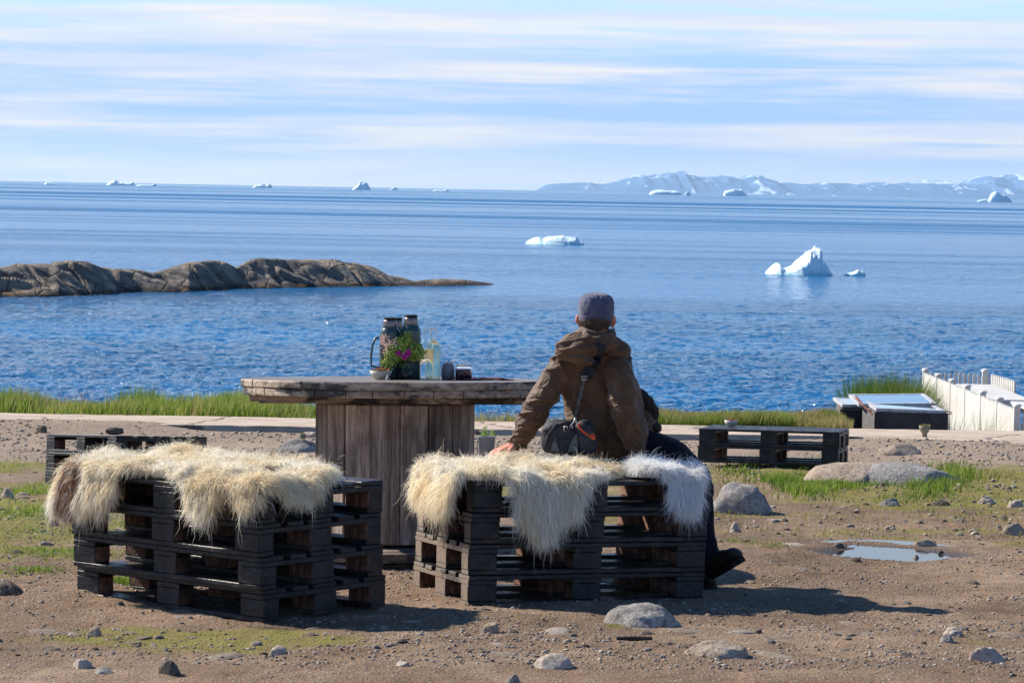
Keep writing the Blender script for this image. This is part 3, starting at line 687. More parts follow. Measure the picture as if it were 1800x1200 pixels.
    for s_ in range(1, K):
        dd = dd+np.array([0, 0, -.40])*(1 if s_ > 1 else .2)+curl*(1.5 if s_ % 2 else -1.3)+rg.normal(0, .22, (ns_, 3))
        dd /= np.linalg.norm(dd, axis=1, keepdims=True)
        cur = cur+dd*(ln/(K-1))[:, None]; cur = cur+tipo*(s_/(K-1))*(.12+.25*hang)*np.array([1, 1, 0])
        # stay above the bench top
        on = (cur[:, 0] > -.01) & (cur[:, 0] < La+.01) & (cur[:, 1] > -.01) & (cur[:, 1] < Lb+.01)
        cur[:, 2] = np.where(on, np.maximum(cur[:, 2], top+.006), cur[:, 2]); pts[:, s_] = cur
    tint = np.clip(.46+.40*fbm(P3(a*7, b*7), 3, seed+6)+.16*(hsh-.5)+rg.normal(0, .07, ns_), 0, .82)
    if tintf is not None: tint = tintf(a, b, tint, rg)
    wd_ = width*(.7+.6*rg.random(ns_)); side = np.cross(dd, rg.normal(0, 1, (ns_, 3))); side /= np.linalg.norm(side, axis=1, keepdims=True)+1e-9
    prof = np.array([1, 1.0, .9, .75, .5, .12])
    Lf = pts-side[:, None, :]*(wd_[:, None]*prof)[..., None]; Rt = pts+side[:, None, :]*(wd_[:, None]*prof)[..., None]
    VV = np.stack([Lf, Rt], 2).reshape(-1, 3)@A3.T+T3
    base = np.arange(ns_)[:, None]*(2*K)+np.arange(K-1)[None, :]*2
    qs = np.stack([base, base+1, base+3, base+2], -1).reshape(-1, 4)
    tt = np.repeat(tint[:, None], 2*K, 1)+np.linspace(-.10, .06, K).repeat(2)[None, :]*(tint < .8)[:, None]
    r = tag(empty('sheepskin', loc=tuple(np.array([cen[0], cen[1], top])@A3.T+T3)), label, 'sheepskin', group)
    inv = np.array(r.location)
    link('hide', fastmesh('hide', V-inv, q, [HIDE], True), r)
    link('wool', fastmesh('wool', VV-inv, qs, [mat], False, {'tint': np.clip(tt, 0, 1).ravel()}), r)
    return r
TOPS = .5802
def spots(lst):
    def f(a, b, t, rg):
        for (x, y, rx, ry, val) in lst:
            d = ((a-x)/rx)**2+((b-y)/ry)**2+rg.normal(0, .12, len(a)); t = np.where(d < 1, val+rg.normal(0, .02, len(a)), np.where(d < 1.7, t*.5+val*.4, t))
        return t
    return f
# near left bench frame: local x runs 0 (far left end) .. 1.2 (near corner)
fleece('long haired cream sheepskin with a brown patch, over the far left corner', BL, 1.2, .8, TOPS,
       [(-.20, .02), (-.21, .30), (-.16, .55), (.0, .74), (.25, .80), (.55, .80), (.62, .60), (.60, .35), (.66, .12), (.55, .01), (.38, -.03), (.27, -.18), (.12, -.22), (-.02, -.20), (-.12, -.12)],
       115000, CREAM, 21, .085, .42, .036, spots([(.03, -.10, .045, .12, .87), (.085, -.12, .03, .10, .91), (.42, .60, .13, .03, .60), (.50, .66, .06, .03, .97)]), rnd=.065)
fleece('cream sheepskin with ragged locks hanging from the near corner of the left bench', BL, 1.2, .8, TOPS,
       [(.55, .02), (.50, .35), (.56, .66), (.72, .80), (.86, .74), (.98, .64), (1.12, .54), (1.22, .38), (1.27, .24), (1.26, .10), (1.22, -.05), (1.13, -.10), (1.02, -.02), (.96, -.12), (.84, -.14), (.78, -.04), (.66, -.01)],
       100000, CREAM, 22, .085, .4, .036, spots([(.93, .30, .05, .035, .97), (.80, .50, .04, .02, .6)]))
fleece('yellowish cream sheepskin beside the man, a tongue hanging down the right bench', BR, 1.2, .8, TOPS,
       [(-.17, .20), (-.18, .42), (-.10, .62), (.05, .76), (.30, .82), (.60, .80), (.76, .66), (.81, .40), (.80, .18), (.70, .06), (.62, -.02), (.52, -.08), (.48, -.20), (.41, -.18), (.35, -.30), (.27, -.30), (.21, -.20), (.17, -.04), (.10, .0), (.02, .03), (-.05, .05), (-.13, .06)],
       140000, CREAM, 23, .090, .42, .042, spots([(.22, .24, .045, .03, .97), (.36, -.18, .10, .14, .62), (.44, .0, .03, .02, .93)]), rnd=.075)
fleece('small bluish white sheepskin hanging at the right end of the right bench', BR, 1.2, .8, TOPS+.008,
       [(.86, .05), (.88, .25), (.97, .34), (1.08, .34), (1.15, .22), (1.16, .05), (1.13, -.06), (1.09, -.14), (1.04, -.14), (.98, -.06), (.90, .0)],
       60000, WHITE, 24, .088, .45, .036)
# ------------------------------------------------------------------ the man
from mathutils.bvhtree import BVHTree
def fuse(mb, vox, smooth=4, sub=0):
    me = mb.mesh('tmp', []); o = bpy.data.objects.new('tmp', me); COL.objects.link(o)
    r = o.modifiers.new('r', 'REMESH'); r.mode = 'VOXEL'; r.voxel_size = vox
    if smooth: s_ = o.modifiers.new('s', 'SMOOTH'); s_.iterations = smooth; s_.factor = .5
    dg = bpy.context.evaluated_depsgraph_get(); out_ = bpy.data.meshes.new_from_object(o.evaluated_get(dg))
    bpy.data.objects.remove(o); bpy.data.meshes.remove(me); return out_
def displace(me, fn):
    n = len(me.vertices); v = np.empty(n*3, np.float32); me.vertices.foreach_get('co', v); v = v.reshape(-1, 3).astype(float)
    nr = np.empty(n*3, np.float32); me.vertices.foreach_get('normal', nr); nr = nr.reshape(-1, 3)
    d = fn(v, nr); v2 = v+nr*d[:, None]; me.vertices.foreach_set('co', v2.astype(np.float32).ravel()); me.update()
def put(name, me, mat, parent=None, origin=None):
    me.materials.clear(); me.materials.append(mat); me.polygons.foreach_set('use_smooth', [True]*len(me.polygons)); me.name = name
    if origin is not None: me.transform(Matrix.Translation(-origin))
    return link(name, me, parent)
def ell(mb, c, r, rot=(0, 0, 0), n=3, p=1.0, m=0):
    bm = bmesh.new(); bmesh.ops.create_icosphere(bm, subdivisions=n, radius=1); E = Euler(rot).to_matrix()
    V = []
    for q in bm.verts:
        k = q.co
        if p != 1: k = Vector([math.copysign(abs(t)**p, t) for t in k])
        V.append(tuple(E @ Vector((k.x*r[0], k.y*r[1], k.z*r[2]))+Vector(c)))
    mb.add(V, [[q.index for q in f.verts] for f in bm.faces], m); bm.free()
def limb(mb, pts, rad, seg=16, flat=1.0, sub=6):
    """smooth tapered tube through the joints with rounded ends"""
    P = [Vector(p) for p in pts]; n = len(P); Q = []; Rr = []
    for i in range(n-1):
        p0 = P[max(i-1, 0)]; p1 = P[i]; p2 = P[i+1]; p3 = P[min(i+2, n-1)]
        for k in range(sub):
            t = k/sub; Q.append(.5*((2*p1)+(p2-p0)*t+(2*p0-5*p1+4*p2-p3)*t*t+(3*p1-p0-3*p2+p3)*t**3)); Rr.append(rad[i]*(1-t)+rad[i+1]*t)
    Q.append(P[-1]); Rr.append(rad[-1]); mb.tube(Q, Rr, seg, flat=flat)
    ell(mb, P[0], (rad[0],)*3, n=2); ell(mb, P[-1], (rad[-1],)*3, n=2)
SH_L = W(983, 640, 14.93); EL_L = W(946, 712, 14.86); WR_L = W(908, 781, 14.88)
SH_R = W(1090, 640, 14.90); EL_R = W(1097, 716, 14.77); WR_R = W(1119, 792, 14.80)
PEL = W(1078, 772, 15.0); LUM = W(1066, 725, 14.99); CHE = W(1047, 665, 14.96); UPP = W(1042, 628, 14.95); NCK = W(1046, 592, 14.94); HED = W(1048, 553, 14.92)
HIP_R = W(1105, 782, 15.02); KN_R = W(1218, 836, 15.02); AN_R = W(1243, 972, 14.86)
HIP_L = W(1085, 775, 15.14); KN_L = W(1196, 812, 15.36); AN_L = W(1238, 1000, 15.06)
M_ORG = Vector((PEL.x, PEL.y, PEL.z-.12))
m = MT('weathered skin', .55, .35); v = m.geo()
SKIN = m.done(m.mix(m.mr(m.noise(v, 30, 4), .35, .65), (.50, .17, .10), (.60, .26, .17)), None, m.bump(m.noise(v, 220, 3), .0012), Subsurface_Weight=.12, Subsurface_Radius=(.02, .006, .003))
def hand(mb, wrist, d, up, side, thumbside):
    """palm and five bent fingers; d = pointing direction, up = back of the hand, side = across"""
    d = d.normalized(); side = (side-d*side.dot(d)).normalized(); up = d.cross(side).normalized(); 
    if up.z < 0: up = -up
    pc = wrist+d*.052; 
    lo_ = [wrist, wrist+d*.03, wrist+d*.09]
    for k in range(5): 
        s_ = side*(-.030+.015*k); limb(mb, [wrist+d*.004+s_*.6, wrist+d*.05+s_*.9, wrist+d*.092+s_-up*.002], [.016, .0145, .0115], 10, sub=3)
    for k, (ln, sp) in enumerate(((.060, -.030), (.072, -.0105), (.068, .010), (.052, .029))):
        b0 = wrist+d*.092+side*sp; fan = side*sp*.25
        b1 = b0+d*ln*.45+fan*.5-up*.004; b2 = b1+d*ln*.33-up*.014+fan*.3; b3 = b2+d*ln*.22-up*.018
        limb(mb, [b0, b1, b2, b3], [.0098, .0090, .0082, .0068], 10, sub=3)
    t0 = wrist+d*.030+side*thumbside*.024; t1 = t0+d*.026+side*thumbside*.028-up*.004; t2 = t1+d*.027+side*thumbside*.010-up*.006
    limb(mb, [t0, t1, t2], [.014, .0115, .0085], 10, sub=3)
mb = MB()
limb(mb, [PEL, LUM, CHE, UPP], [.11, .09, .09, .07], 20); ell(mb, UPP+Vector((0, .02, -.02)), (.14, .06, .05)); limb(mb, [UPP, NCK, HED+Vector((0, 0, -.05))], [.07, .062, .056])
# head: skull, jaw, face looking out to sea and a little to the right
hr = (0, 0, R(-14)); HE = Euler(hr).to_matrix(); hp = lambda x, y, z: HED+HE @ Vector((x, y, z))
ell(mb, hp(0, -.005, .002), (.073, .092, .090), hr); ell(mb, hp(0, .030, -.055), (.056, .062, .062), hr); ell(mb, hp(0, .055, -.092), (.032, .030, .024), hr)
ell(mb, hp(0, .098, -.030), (.013, .022, .012), hr); limb(mb, [hp(0, .086, .012), hp(0, .106, -.026)], [.008, .012], 8, sub=3)
for s_ in (-1, 1):
    ell(mb, hp(.030*s_, .078, -.022), (.020, .018, .018), hr); ell(mb, hp(.030*s_, .084, .018), (.024, .010, .007), hr)
    # ears: rim and lobe
    ell(mb, hp(.087*s_, -.004, -.030), (.011, .020, .031), (R(12), R(14)*s_, R(-14)-s_*R(24)), 3); ell(mb, hp(.095*s_, -.014, -.022), (.006, .014, .022), (R(12), 0, R(-14)-s_*R(34)), 2)
    ell(mb, hp(.084*s_, .002, -.056), (.007, .009, .011), hr, 2)
ell(mb, hp(0, .090, -.062), (.024, .010, .006), hr); ell(mb, hp(0, .089, -.073), (.020, .010, .006), hr)
for a, b, c_ in ((SH_L, EL_L, WR_L), (SH_R, EL_R, WR_R)): limb(mb, [a, b, c_], [.045, .036, .026])
for a, b, c_ in ((HIP_R, KN_R, AN_R), (HIP_L, KN_L, AN_L)): limb(mb, [a, b+Vector((0, 0, -.01)), c_], [.075, .042, .032])
dl = (W(880, 795, 14.83)-WR_L); hand(mb, WR_L+dl.normalized()*.0, Vector((-.72, -.35, -.22)), Vector((0, 0, 1)), Vector((.35, -.8, 0)), 1)
hand(mb, WR_R, Vector((.22, -.70, -.48)), Vector((0, 0, 1)), Vector((1, .2, 0)), -1)
me = fuse(mb, .0052, 2)
man = put('person', me, SKIN, None); me.transform(Matrix.Translation(-M_ORG)); man.location = M_ORG
tag(man, 'man in a brown hooded jacket and blue grey cap, seen from behind, sitting', 'person')
def worn(name, me, mat, parent=man): return put(name, me, mat, parent, M_ORG)

# jacket
m = MT('waxed brown cotton', .62, .3); v = m.geo()
c = m.ramp(m.noise(v, 6, 5, .6), [(.3, (.058, .026, .011)), (.5, (.095, .044, .018)), (.7, (.140, .067, .029))])
cs = m.mr(m.math('ABSOLUTE', m.math('SUBTRACT', m.noise(m.geo((1, 1, 1.7)), 7.5, 2, .45, .6), .5)), 0., .05, 1., 0.)
JACK = m.done(m.mix(m.mr(m.noise(v, 45, 4, .7), .5, .75, 0, .45), c, (.21, .125, .065)), None, m.bump(m.math('ADD', m.noise(v, 26, 4, .6), m.math('MULTIPLY', cs, .6)), .010, .8, m.bump(m.noise(v, 260, 3), .0015)), Sheen_Weight=.15)
mb = MB()
def ring(mb, c, rx, ry, rot=0): pass
def torso(mb, rows, seg=36):
    V = []; 
    for c, rx, ry, e in rows:
        for k in range(seg):
            a = 2*math.pi*k/seg; ca, sa = math.cos(a), math.sin(a)
            V.append((c.x+math.copysign(abs(ca)**e, ca)*rx, c.y+math.copysign(abs(sa)**e, sa)*ry, c.z))
    n = len(rows); F = [(i*seg+k, i*seg+(k+1) % seg, (i+1)*seg+(k+1) % seg, (i+1)*seg+k) for i in range(n-1) for k in range(seg)]+[tuple(range(seg))[::-1], tuple((n-1)*seg+k for k in range(seg))]
    mb.add(V, F)
torso(mb, [(W(1078, 803, 15.0), .170, .150, .9), (W(1076, 775, 15.0), .190, .165, .9), (W(1068, 740, 14.99), .192, .155, .9), (W(1054, 705, 14.99), .185, .140, .88), (W(1045, 670, 14.98), .195, .132, .85), (W(1042, 645, 14.97), .195, .122, .85), (W(1042, 626, 14.95), .165, .105, .9), (W(1044, 608, 14.94), .105, .085, 1), (W(1046, 592, 14.93), .082, .078, 1)])
ell(mb, W(1000, 646, 14.94), (.085, .085, .070)); ell(mb, W(1085, 642, 14.94), (.078, .085, .075))
limb(mb, [W(992, 645, 14.94), W(972, 672, 14.91), W(946, 712, 14.86), W(926, 750, 14.86), W(908, 778, 14.87)], [.076, .074, .067, .060, .046], 20)
limb(mb, [W(1084, 645, 14.89), W(1094, 680, 14.81), W(1098, 716, 14.765), W(1107, 758, 14.78), W(1119, 790, 14.80)], [.072, .072, .064, .055, .043], 20)
# skirt of the jacket spread over the lap
limb(mb, [W(1085, 775, 15.02), W(1125, 775, 15.08), W(1148, 782, 15.10)], [.13, .085, .055], 16); ell(mb, W(1128, 745, 15.10), (.075, .09, .085)); ell(mb, W(1112, 700, 15.06), (.05, .09, .14), (0, R(-12), 0))
# collar and hood
for k in range(20):
    a = 2*math.pi*k/20; c_ = W(1046, 589, 14.93)+Vector((math.cos(a)*.080, math.sin(a)*.076, .020*math.sin(a)+.006*math.cos(a)-.004)); ell(mb, c_, (.028, .028, .026), n=2)
for (px, py, yy, r_, ro) in ((1034, 600, 14.84, (.135, .070, .052), R(4)), (1014, 615, 14.81, (.115, .065, .060), R(-8)), (1062, 602, 14.86, (.105, .050, .042), R(14)), (998, 612, 14.82, (.068, .06, .060), 0), (1016, 630, 14.79, (.080, .050, .026), R(8)), (1050, 590, 14.84, (.09, .05, .03), R(6)), (1086, 616, 14.88, (.06, .06, .05), R(30)), (1038, 585, 14.88, (.075, .045, .022), R(2))):
    ell(mb, W(px, py, yy), r_, (0, ro, 0))
me = fuse(mb, .005, 5)
def crz(p, seed, k=4.):
    a = (1-np.abs(vn(p, seed)))**k; b = (1-np.abs(vn(p*2.1+7, seed+1)))**k
    return a+.45*b-.45
def folds(v, nr):
    out_ = np.zeros(len(v)); x, y, z = v[:, 0], v[:, 1], v[:, 2]
    cx_ = CHE.x; hoodz = W(1040, 634, 14.9).z
    aL_ = (x < SH_L.x-.015); aR = (x > EL_R.x-.085) & (y < 14.86) & (z < SH_R.z+.03)
    body = ~aL_ & ~aR & (z < hoodz)
    # sleeves: folds run across the arm at a slant
    def cross(p0, p1, s, seed, k1=26, k2=7):
        d = (p1-p0).normalized(); t = (v-np.array(p0))@np.array(d); w = v-np.array(p0)-t[:, None]*np.array(d)
        sl = w[:, 0]*s+w[:, 2]*.2
        return crz(np.stack([(t+sl)*k1*.62, w[:, 0]*k2, w[:, 1]*k2+seed], -1), seed)
    e = cross(SH_L, WR_L, .8, 81); out_ += aL_*e*.015*(.6+.6*sm(-z, -(EL_L.z+.10), -(EL_L.z-.12)))
    e = cross(SH_R, WR_R, -.9, 82); out_ += aR*e*.015
    # back: long diagonal pulls from the left shoulder, finer ones lower down
    u = (x-cx_)*math.cos(R(28))+(z-CHE.z)*math.sin(R(28)); w = -(x-cx_)*math.sin(R(28))+(z-CHE.z)*math.cos(R(28))
    f1 = crz(np.stack([u*12, w*2.6, y*0+2], -1), 83, 3.5); side = sm(-(x-cx_), -.10, .03)
    out_ += body*f1*(.006+.016*side)
    out_ += body*.004*fbm(np.stack([x*9+z*6, y*4, z*22], -1), 3, 84, .5, True)*sm(-z, -.95, -.80)
    # seam across the yoke
    out_ -= body*.003*np.exp(-((z-(SH_L.z-.005+.12*(x-cx_)))/.005)**2)*(y < 14.93)
    # hood: soft creases
    hd = z >= hoodz
    out_ += hd*.016*crz(np.stack([x*5+z*3, y*5, z*17-x*5], -1), 85, 3.)
    # hem and cuffs
    for c_, d in ((WR_L, (WR_L-EL_L).normalized()), (WR_R, (WR_R-EL_R).normalized())):
        t = (v-np.array(c_))@np.array(d); near_ = np.linalg.norm(v-np.array(c_), axis=1) < .09
        out_ -= near_*.003*np.exp(-((t+.032)/.003)**2)
    return out_
displace(me, folds); worn('jacket', me, JACK)
jb = BVHTree.FromPolygons([tuple(q.co+M_ORG) for q in me.vertices], [tuple(f.vertices) for f in me.polygons])
def on_back(px, py, off=.006):
    d = (W(px, py, 15)-CAM).normalized(); h = jb.ray_cast(CAM, d)[0]
    return (h if h else W(px, py, 14.82))-d*off
LIN = simple('dark jacket lining', (.030, .022, .018), (.018, .014, .012), 14, .8, .01, 40)
mb = MB()
limb(mb, [W(1121, 690, 15.06), W(1138, 708, 15.08), W(1148, 728, 15.10), W(1138, 742, 15.1)], [.028, .034, .030, .04], 12); ell(mb, W(1148, 748, 15.1), (.045, .07, .026), (0, R(28), 0)); limb(mb, [W(1148, 730, 15.06), W(1156, 737, 15.06)], [.006, .003], 8)
me = fuse(mb, .006, 3); displace(me, lambda v, n: .006*fbm(v*22, 3, 88, .5, True)); worn('front_flap', me, LIN)
# trousers
m = MT('dark navy trousers', .8, .25); v = m.geo()
TRO = m.done(m.mix(m.mr(m.noise(v, 9, 4), .35, .65), (.006, .007, .012), (.013, .014, .022)), None, m.bump(m.noise(v, 200, 3), .002), Specular_IOR_Level=.1)
mb = MB(); ell(mb, W(1085, 785, 15.02), (.17, .15, .10))
limb(mb, [HIP_R, W(1165, 800, 15.0), KN_R, W(1228, 885, 14.98), W(1233, 935, 14.92), AN_R+Vector((0, 0, .01))], [.105, .092, .082, .074, .064, .056], 20)
limb(mb, [HIP_L, W(1150, 790, 15.25), KN_L, W(1210, 880, 15.26), AN_L+Vector((0, 0, .02))], [.10, .09, .078, .066, .056], 20)
me = fuse(mb, .008, 4)
def tf(v, n):
    z = v[:, 2]; kn = np.linalg.norm(v-np.array(KN_R), axis=1)
    return .006*fbm(np.stack([v[:, 0]*9, v[:, 1]*9, z*30+v[:, 0]*14], -1), 3, 90, .5, True)*(.5+np.exp(-(kn/.16)**2))+.007*fbm(np.stack([v[:, 0]*6, v[:, 1]*6, z*38], -1), 2, 91, .5, True)*sm(-z, -.28, -.15)
displace(me, tf); worn('trousers', me, TRO)
# boots
BOOT = simple('dark brown leather', (.030, .022, .019), (.017, .014, .014), 25, .5, .004, 90)
SOLE = simple('black rubber sole', (.016, .015, .016), None, 30, .8, .004, 60)
def boot(ank, heel, toe, up):
    d = (toe-heel); ln = d.length; d = d.normalized(); up = (up-d*up.dot(d)).normalized(); sd_ = d.cross(up)
    mb = MB(); limb(mb, [ank+up*.05, ank, heel+d*.055+up*.075], [.052, .050, .048], 14)
    for t, w, h in ((.045, .040, .050), (.10, .044, .050), (.15, .046, .042), (.20, .047, .035), (ln-.045, .041, .030)):
        c_ = heel+d*t+up*(h+.012); E = Matrix((d, sd_, up)).transposed().to_euler(); ell(mb, c_, (.055, w, h), E)
    me = fuse(mb, .0065, 3); displace(me, lambda v, n: .0028*fbm(v*30, 3, 93, .5, True)); b = worn('boot', me, BOOT)
    mb = MB(); V = []; out = [(0, .020), (.02, .034), (.06, .038), (.11, .036), (.17, .044), (.22, .046), (ln-.03, .036), (ln-.004, .014)]
    pl = [(t, w) for t, w in out]+[(t, -w) for t, w in reversed(out)]
    for hh, gr in ((-.008, 0), (.006, .003), (.020, .001)): V += [tuple(heel+d*t+sd_*(w+math.copysign(gr, w))+up*hh) for t, w in pl]
    n = len(pl); F = [(r_*n+i, r_*n+(i+1) % n, (r_+1)*n+(i+1) % n, (r_+1)*n+i) for r_ in range(2) for i in range(n)]+[tuple(range(n))[::-1], tuple(2*n+i for i in range(n))]
    mb.add(V, F); me = mb.mesh('sole', []); me.materials.append(SOLE); me.transform(Matrix.Translation(-M_ORG)); link('sole', me, b)
hz_ = W(1238, 1040, 14.90)
boot(AN_R, W(1252, 1016, 14.90), W(1307, 984, 14.72), Vector((-.45, 0, 1)))
hl = Vector((.955, 15.12, gz(.955, 15.12)+.012)); boot(AN_L+Vector((.0, 0, 0)), hl, hl+Vector((.045, -.265, .002)), Vector((0, 0, 1)))
# cap
m = MT('blue grey wool cap', .85, .2); v = m.geo()
CAPM = m.done(m.mix(m.mr(m.noise(v, 12, 4), .35, .65), (.066, .074, .132), (.110, .115, .185)), None, m.bump(m.noise(v, 320, 3), .0018, .8, m.bump(m.noise(v, 34, 3), .006)), Sheen_Weight=.3)
mb = MB(); cap_c = hp(0, -.004, .022)
rows = []
for t, r_ in ((-.076, .081), (-.060, .085), (-.040, .089), (-.010, .0915), (.022, .092), (.046, .089), (.064, .080), (.077, .064), (.085, .042), (.088, .02)): rows.append((cap_c+HE @ Vector((0, -.10*t, t)), r_*.965, r_*1.12, .96))
torso(mb, rows, 40); me = fuse(mb, .004, 3)
def capf(v, n):
    z = v[:, 2]-cap_c.z; a = np.arctan2(v[:, 1]-cap_c.y, v[:, 0]-cap_c.x)
    return .0035*fbm(np.stack([a*5, z*26+a*2, z*0], -1), 3, 94, .5, True)*sm(z, -.03, .01) - .0022*np.exp(-((z+.022)/.0025)**2) + .0016*np.exp(-((z+.050)/.004)**2) - .0015*np.exp(-((np.mod(a*3/np.pi+.5, 1)-.5)/.03)**2)*sm(z, .0, .03)
displace(me, capf); capo = worn('cap', me, CAPM)
mb = MB(); k = 14; V = []
for zt in (0, .004):
    V += [tuple(hp(.080*math.cos(math.pi*i/k), .060+.075*math.sin(math.pi*i/k)**.8, -.008-.030*math.sin(math.pi*i/k)+zt)) for i in range(k+1)]
F = [tuple(range(k+1))[::-1], tuple(range(k+1, 2*k+2))]+[(i, i+1, k+2+i, k+1+i) for i in range(k)]+[(k, 0, k+1, 2*k+1)]
mb.add(V, F); me = mb.mesh('brim', [CAPM]); me.transform(Matrix.Translation(-M_ORG)); link('brim', me, capo)
# short hair on the nape and temples: strands combed down
HAIR = simple('short brown grey hair', (.20, .115, .065), (.11, .07, .045), 60, .6)
rg = np.random.default_rng(5); n = 5200; th_ = rg.uniform(-1.25, 1.25, n)-math.pi/2+R(-14); zz = rg.uniform(-.062, .0, n)
rr_ = .080-.010*sm(-zz, .02, .07)*1.2
hb0 = np.stack([HED.x+rr_*np.cos(th_)*.985, HED.y-.003+rr_*1.17*np.sin(th_), HED.z+zz+.004], -1)
dn = np.stack([np.cos(th_)*.25, np.sin(th_)*.25, -np.ones(n)], -1)+rg.normal(0, .16, (n, 3)); tp_ = hb0+dn*.016
sd_ = np.cross(dn, rg.normal(0, 1, (n, 3))); sd_ /= np.linalg.norm(sd_, axis=1, keepdims=True); V = np.stack([hb0-sd_*.0009, hb0+sd_*.0009, tp_+sd_*.0003, tp_-sd_*.0003], 1).reshape(-1, 3)-np.array(M_ORG)
link('hair', fastmesh('hair', V, np.arange(4*n).reshape(-1, 4), [HAIR]), man)

# ------------------------------------------------------------------ shoulder bag
STRAPM = simple('black webbing', (.014, .015, .022), (.026, .027, .036), 120, .7, .003, 250)
METAL = MT('dull steel', .3, .5).done((.55, .54, .52), None, None, Metallic=1.0)
BAGM = simple('black bag canvas', (.016, .018, .026), (.030, .032, .042), 18, .65, .008, 60)
GREYM = simple('grey green bag panel', (.09, .11, .12), (.055, .07, .078), 30, .7, .004, 80)
ORG = simple('orange nylon', (.72, .11, .025), (.50, .07, .02), 30, .5, .004, 60)
LITE = simple('pale grey lining', (.62, .62, .64), (.42, .42, .46), 30, .6)
BO = W(1000, 790, 14.72); bag = tag(empty('shoulder_bag', loc=BO), 'black shoulder bag with an orange trimmed pouch behind the man\'s back', 'bag')
def bput(name, mb, mat, vox=.005, sm_=3, fn=None, parent=None):
    me = fuse(mb, vox, sm_)
    if fn: displace(me, fn)
    return put(name, me, mat, parent or bag, BO)
def pzz_(px, py, y): return W(px, py, y)
mb = MB(); ell(mb, W(998, 772, 14.74), (.118, .075, .080), (0, R(4), 0), p=.72); ell(mb, W(985, 757, 14.74), (.085, .060, .055), p=.8)
bput('bag_body', mb, BAGM, fn=lambda v, n: .006*fbm(v*np.array([9, 9, 22]), 3, 95, .5, True))
mb = MB(); ell(mb, W(982, 757, 14.705), (.082, .050, .048), (0, R(-10), 0), p=.8); ell(mb, W(967, 772, 14.715), (.042, .05, .065), p=.8)
bput('flap', mb, BAGM, fn=lambda v, n: .005*fbm(v*np.array([14, 9, 12]), 3, 96, .5, True))
mb = MB(); 
for i, (a, b) in enumerate((((957, 790), (963, 766)), ((962, 766), (978, 746)), ((978, 746), (1000, 742)))): limb(mb, [W(*a, 14.66), W(*b, 14.655)], [.006, .006], 8, sub=2)
mb_p = mb.build('piping', [STRAPM], None, True); mb_p.data.transform(Matrix.Translation(-BO)); mb_p.parent = bag
def panel(name, pts, y, th, mat):
    mb = MB(); a = [W(px, py, y) for px, py in pts]; n = len(a); V = [tuple(q-BO) for q in a]+[tuple(q+Vector((0, th, 0))-BO) for q in a]
    F = [tuple(range(n))[::-1], tuple(range(n, 2*n))]+[(i, (i+1) % n, n+(i+1) % n, n+i) for i in range(n)]; mb.add(V, F); return mb.build(name, [mat], bag)
panel('side_panel', [(968, 793), (971, 778), (977, 768), (983, 793)], 14.655, .02, GREYM); panel('side_panel', [(998, 793), (1005, 774), (1014, 762), (1016, 793)], 14.655, .02, GREYM)
mb = MB(); ell(mb, W(1030, 768, 14.69), (.048, .045, .085), (0, R(-14), 0), p=.75); pouch = bput('pouch', mb, BAGM, fn=lambda v, n: .004*fbm(v*20, 3, 97, .5, True))
mb = MB(); rim = []
for k in range(24):
    a = 2*math.pi*k/24; c_ = W(1031, 757, 14.655); ex = Vector((.80, 0, -.60)); ey = Vector((.38, .55, .52)); rim.append(c_+ex*.050*math.cos(a)+ey*.019*math.sin(a))
rim.append(rim[0]); mb.tube(rim, .0055, 8, cap=False); o = mb.build('orange_rim', [ORG], None, True); o.data.transform(Matrix.Translation(-BO)); o.parent = pouch
mb = MB(); ell(mb, W(1032, 757, 14.662), (.047, .010, .014), (0, R(37), 0)); o = mb.build('lining', [LITE], None, True); o.data.transform(Matrix.Translation(-BO)); o.parent = pouch
mb = MB(); ell(mb, W(1037, 767, 14.655), (.030, .008, .018), (0, R(28), 0)); o = mb.build('orange_lip', [ORG], None, True); o.data.transform(Matrix.Translation(-BO)); o.parent = pouch
def strap(pts, w, th, name, mat, off=.004):
    V = []; C_ = [on_back(*p, off=off) for p in pts]; n = len(C_)
    for i, c_ in enumerate(C_):
        t = (C_[min(i+1, n-1)]-C_[max(i-1, 0)]).normalized(); nrm = Vector((0, -1, 0)); s_ = t.cross(nrm).normalized()*w/2
        V += [tuple(c_+s_-BO), tuple(c_-s_-BO), tuple(c_-s_+nrm*th-BO), tuple(c_+s_+nrm*th-BO)]
    F = [(i*4+k, i*4+(k+1) % 4, i*4+4+(k+1) % 4, i*4+4+k) for i in range(n-1) for k in range(4)]+[(0, 1, 2, 3), (n*4-1, n*4-2, n*4-3, n*4-4)]
    mb = MB(); mb.add(V, F); return mb.build(name, [mat], bag)
ip = lambda a, b, n: [(a[0]+(b[0]-a[0])*k/n, a[1]+(b[1]-a[1])*k/n) for k in range(n+1)]
strap(ip((1058, 603), (1030, 664), 9), .058, .006, 'shoulder_pad', STRAPM, -.0)
strap([(1028, 662), (1024, 680), (1018, 702), (1013, 722), (1011, 734)], .016, .004, 'strap', simple('worn grey webbing', (.16, .15, .14), (.08, .075, .075), 90, .7, .003, 200), .012)
def metal(name, pts, r, y_off=.014, yfix=None):
    mb = MB(); mb.tube([(on_back(*p, off=y_off) if yfix is None else W(*p, yfix))-BO for p in pts], r, 8); return mb.build(name, [METAL], bag, True)
metal('buckle', [(1023, 661), (1033, 661), (1032, 667), (1023, 667), (1023, 661)], .0035, .016)
metal('clip', [(1011, 733), (1009, 740), (1004, 747), (1002, 752), (1006, 753), (1007, 748)], .003, yfix=14.64); metal('clip', [(1011, 733), (1013, 742), (1017, 748)], .003, yfix=14.64); metal('ring', [(992, 757), (991, 750), (996, 748), (998, 753)], .0028, yfix=14.64)
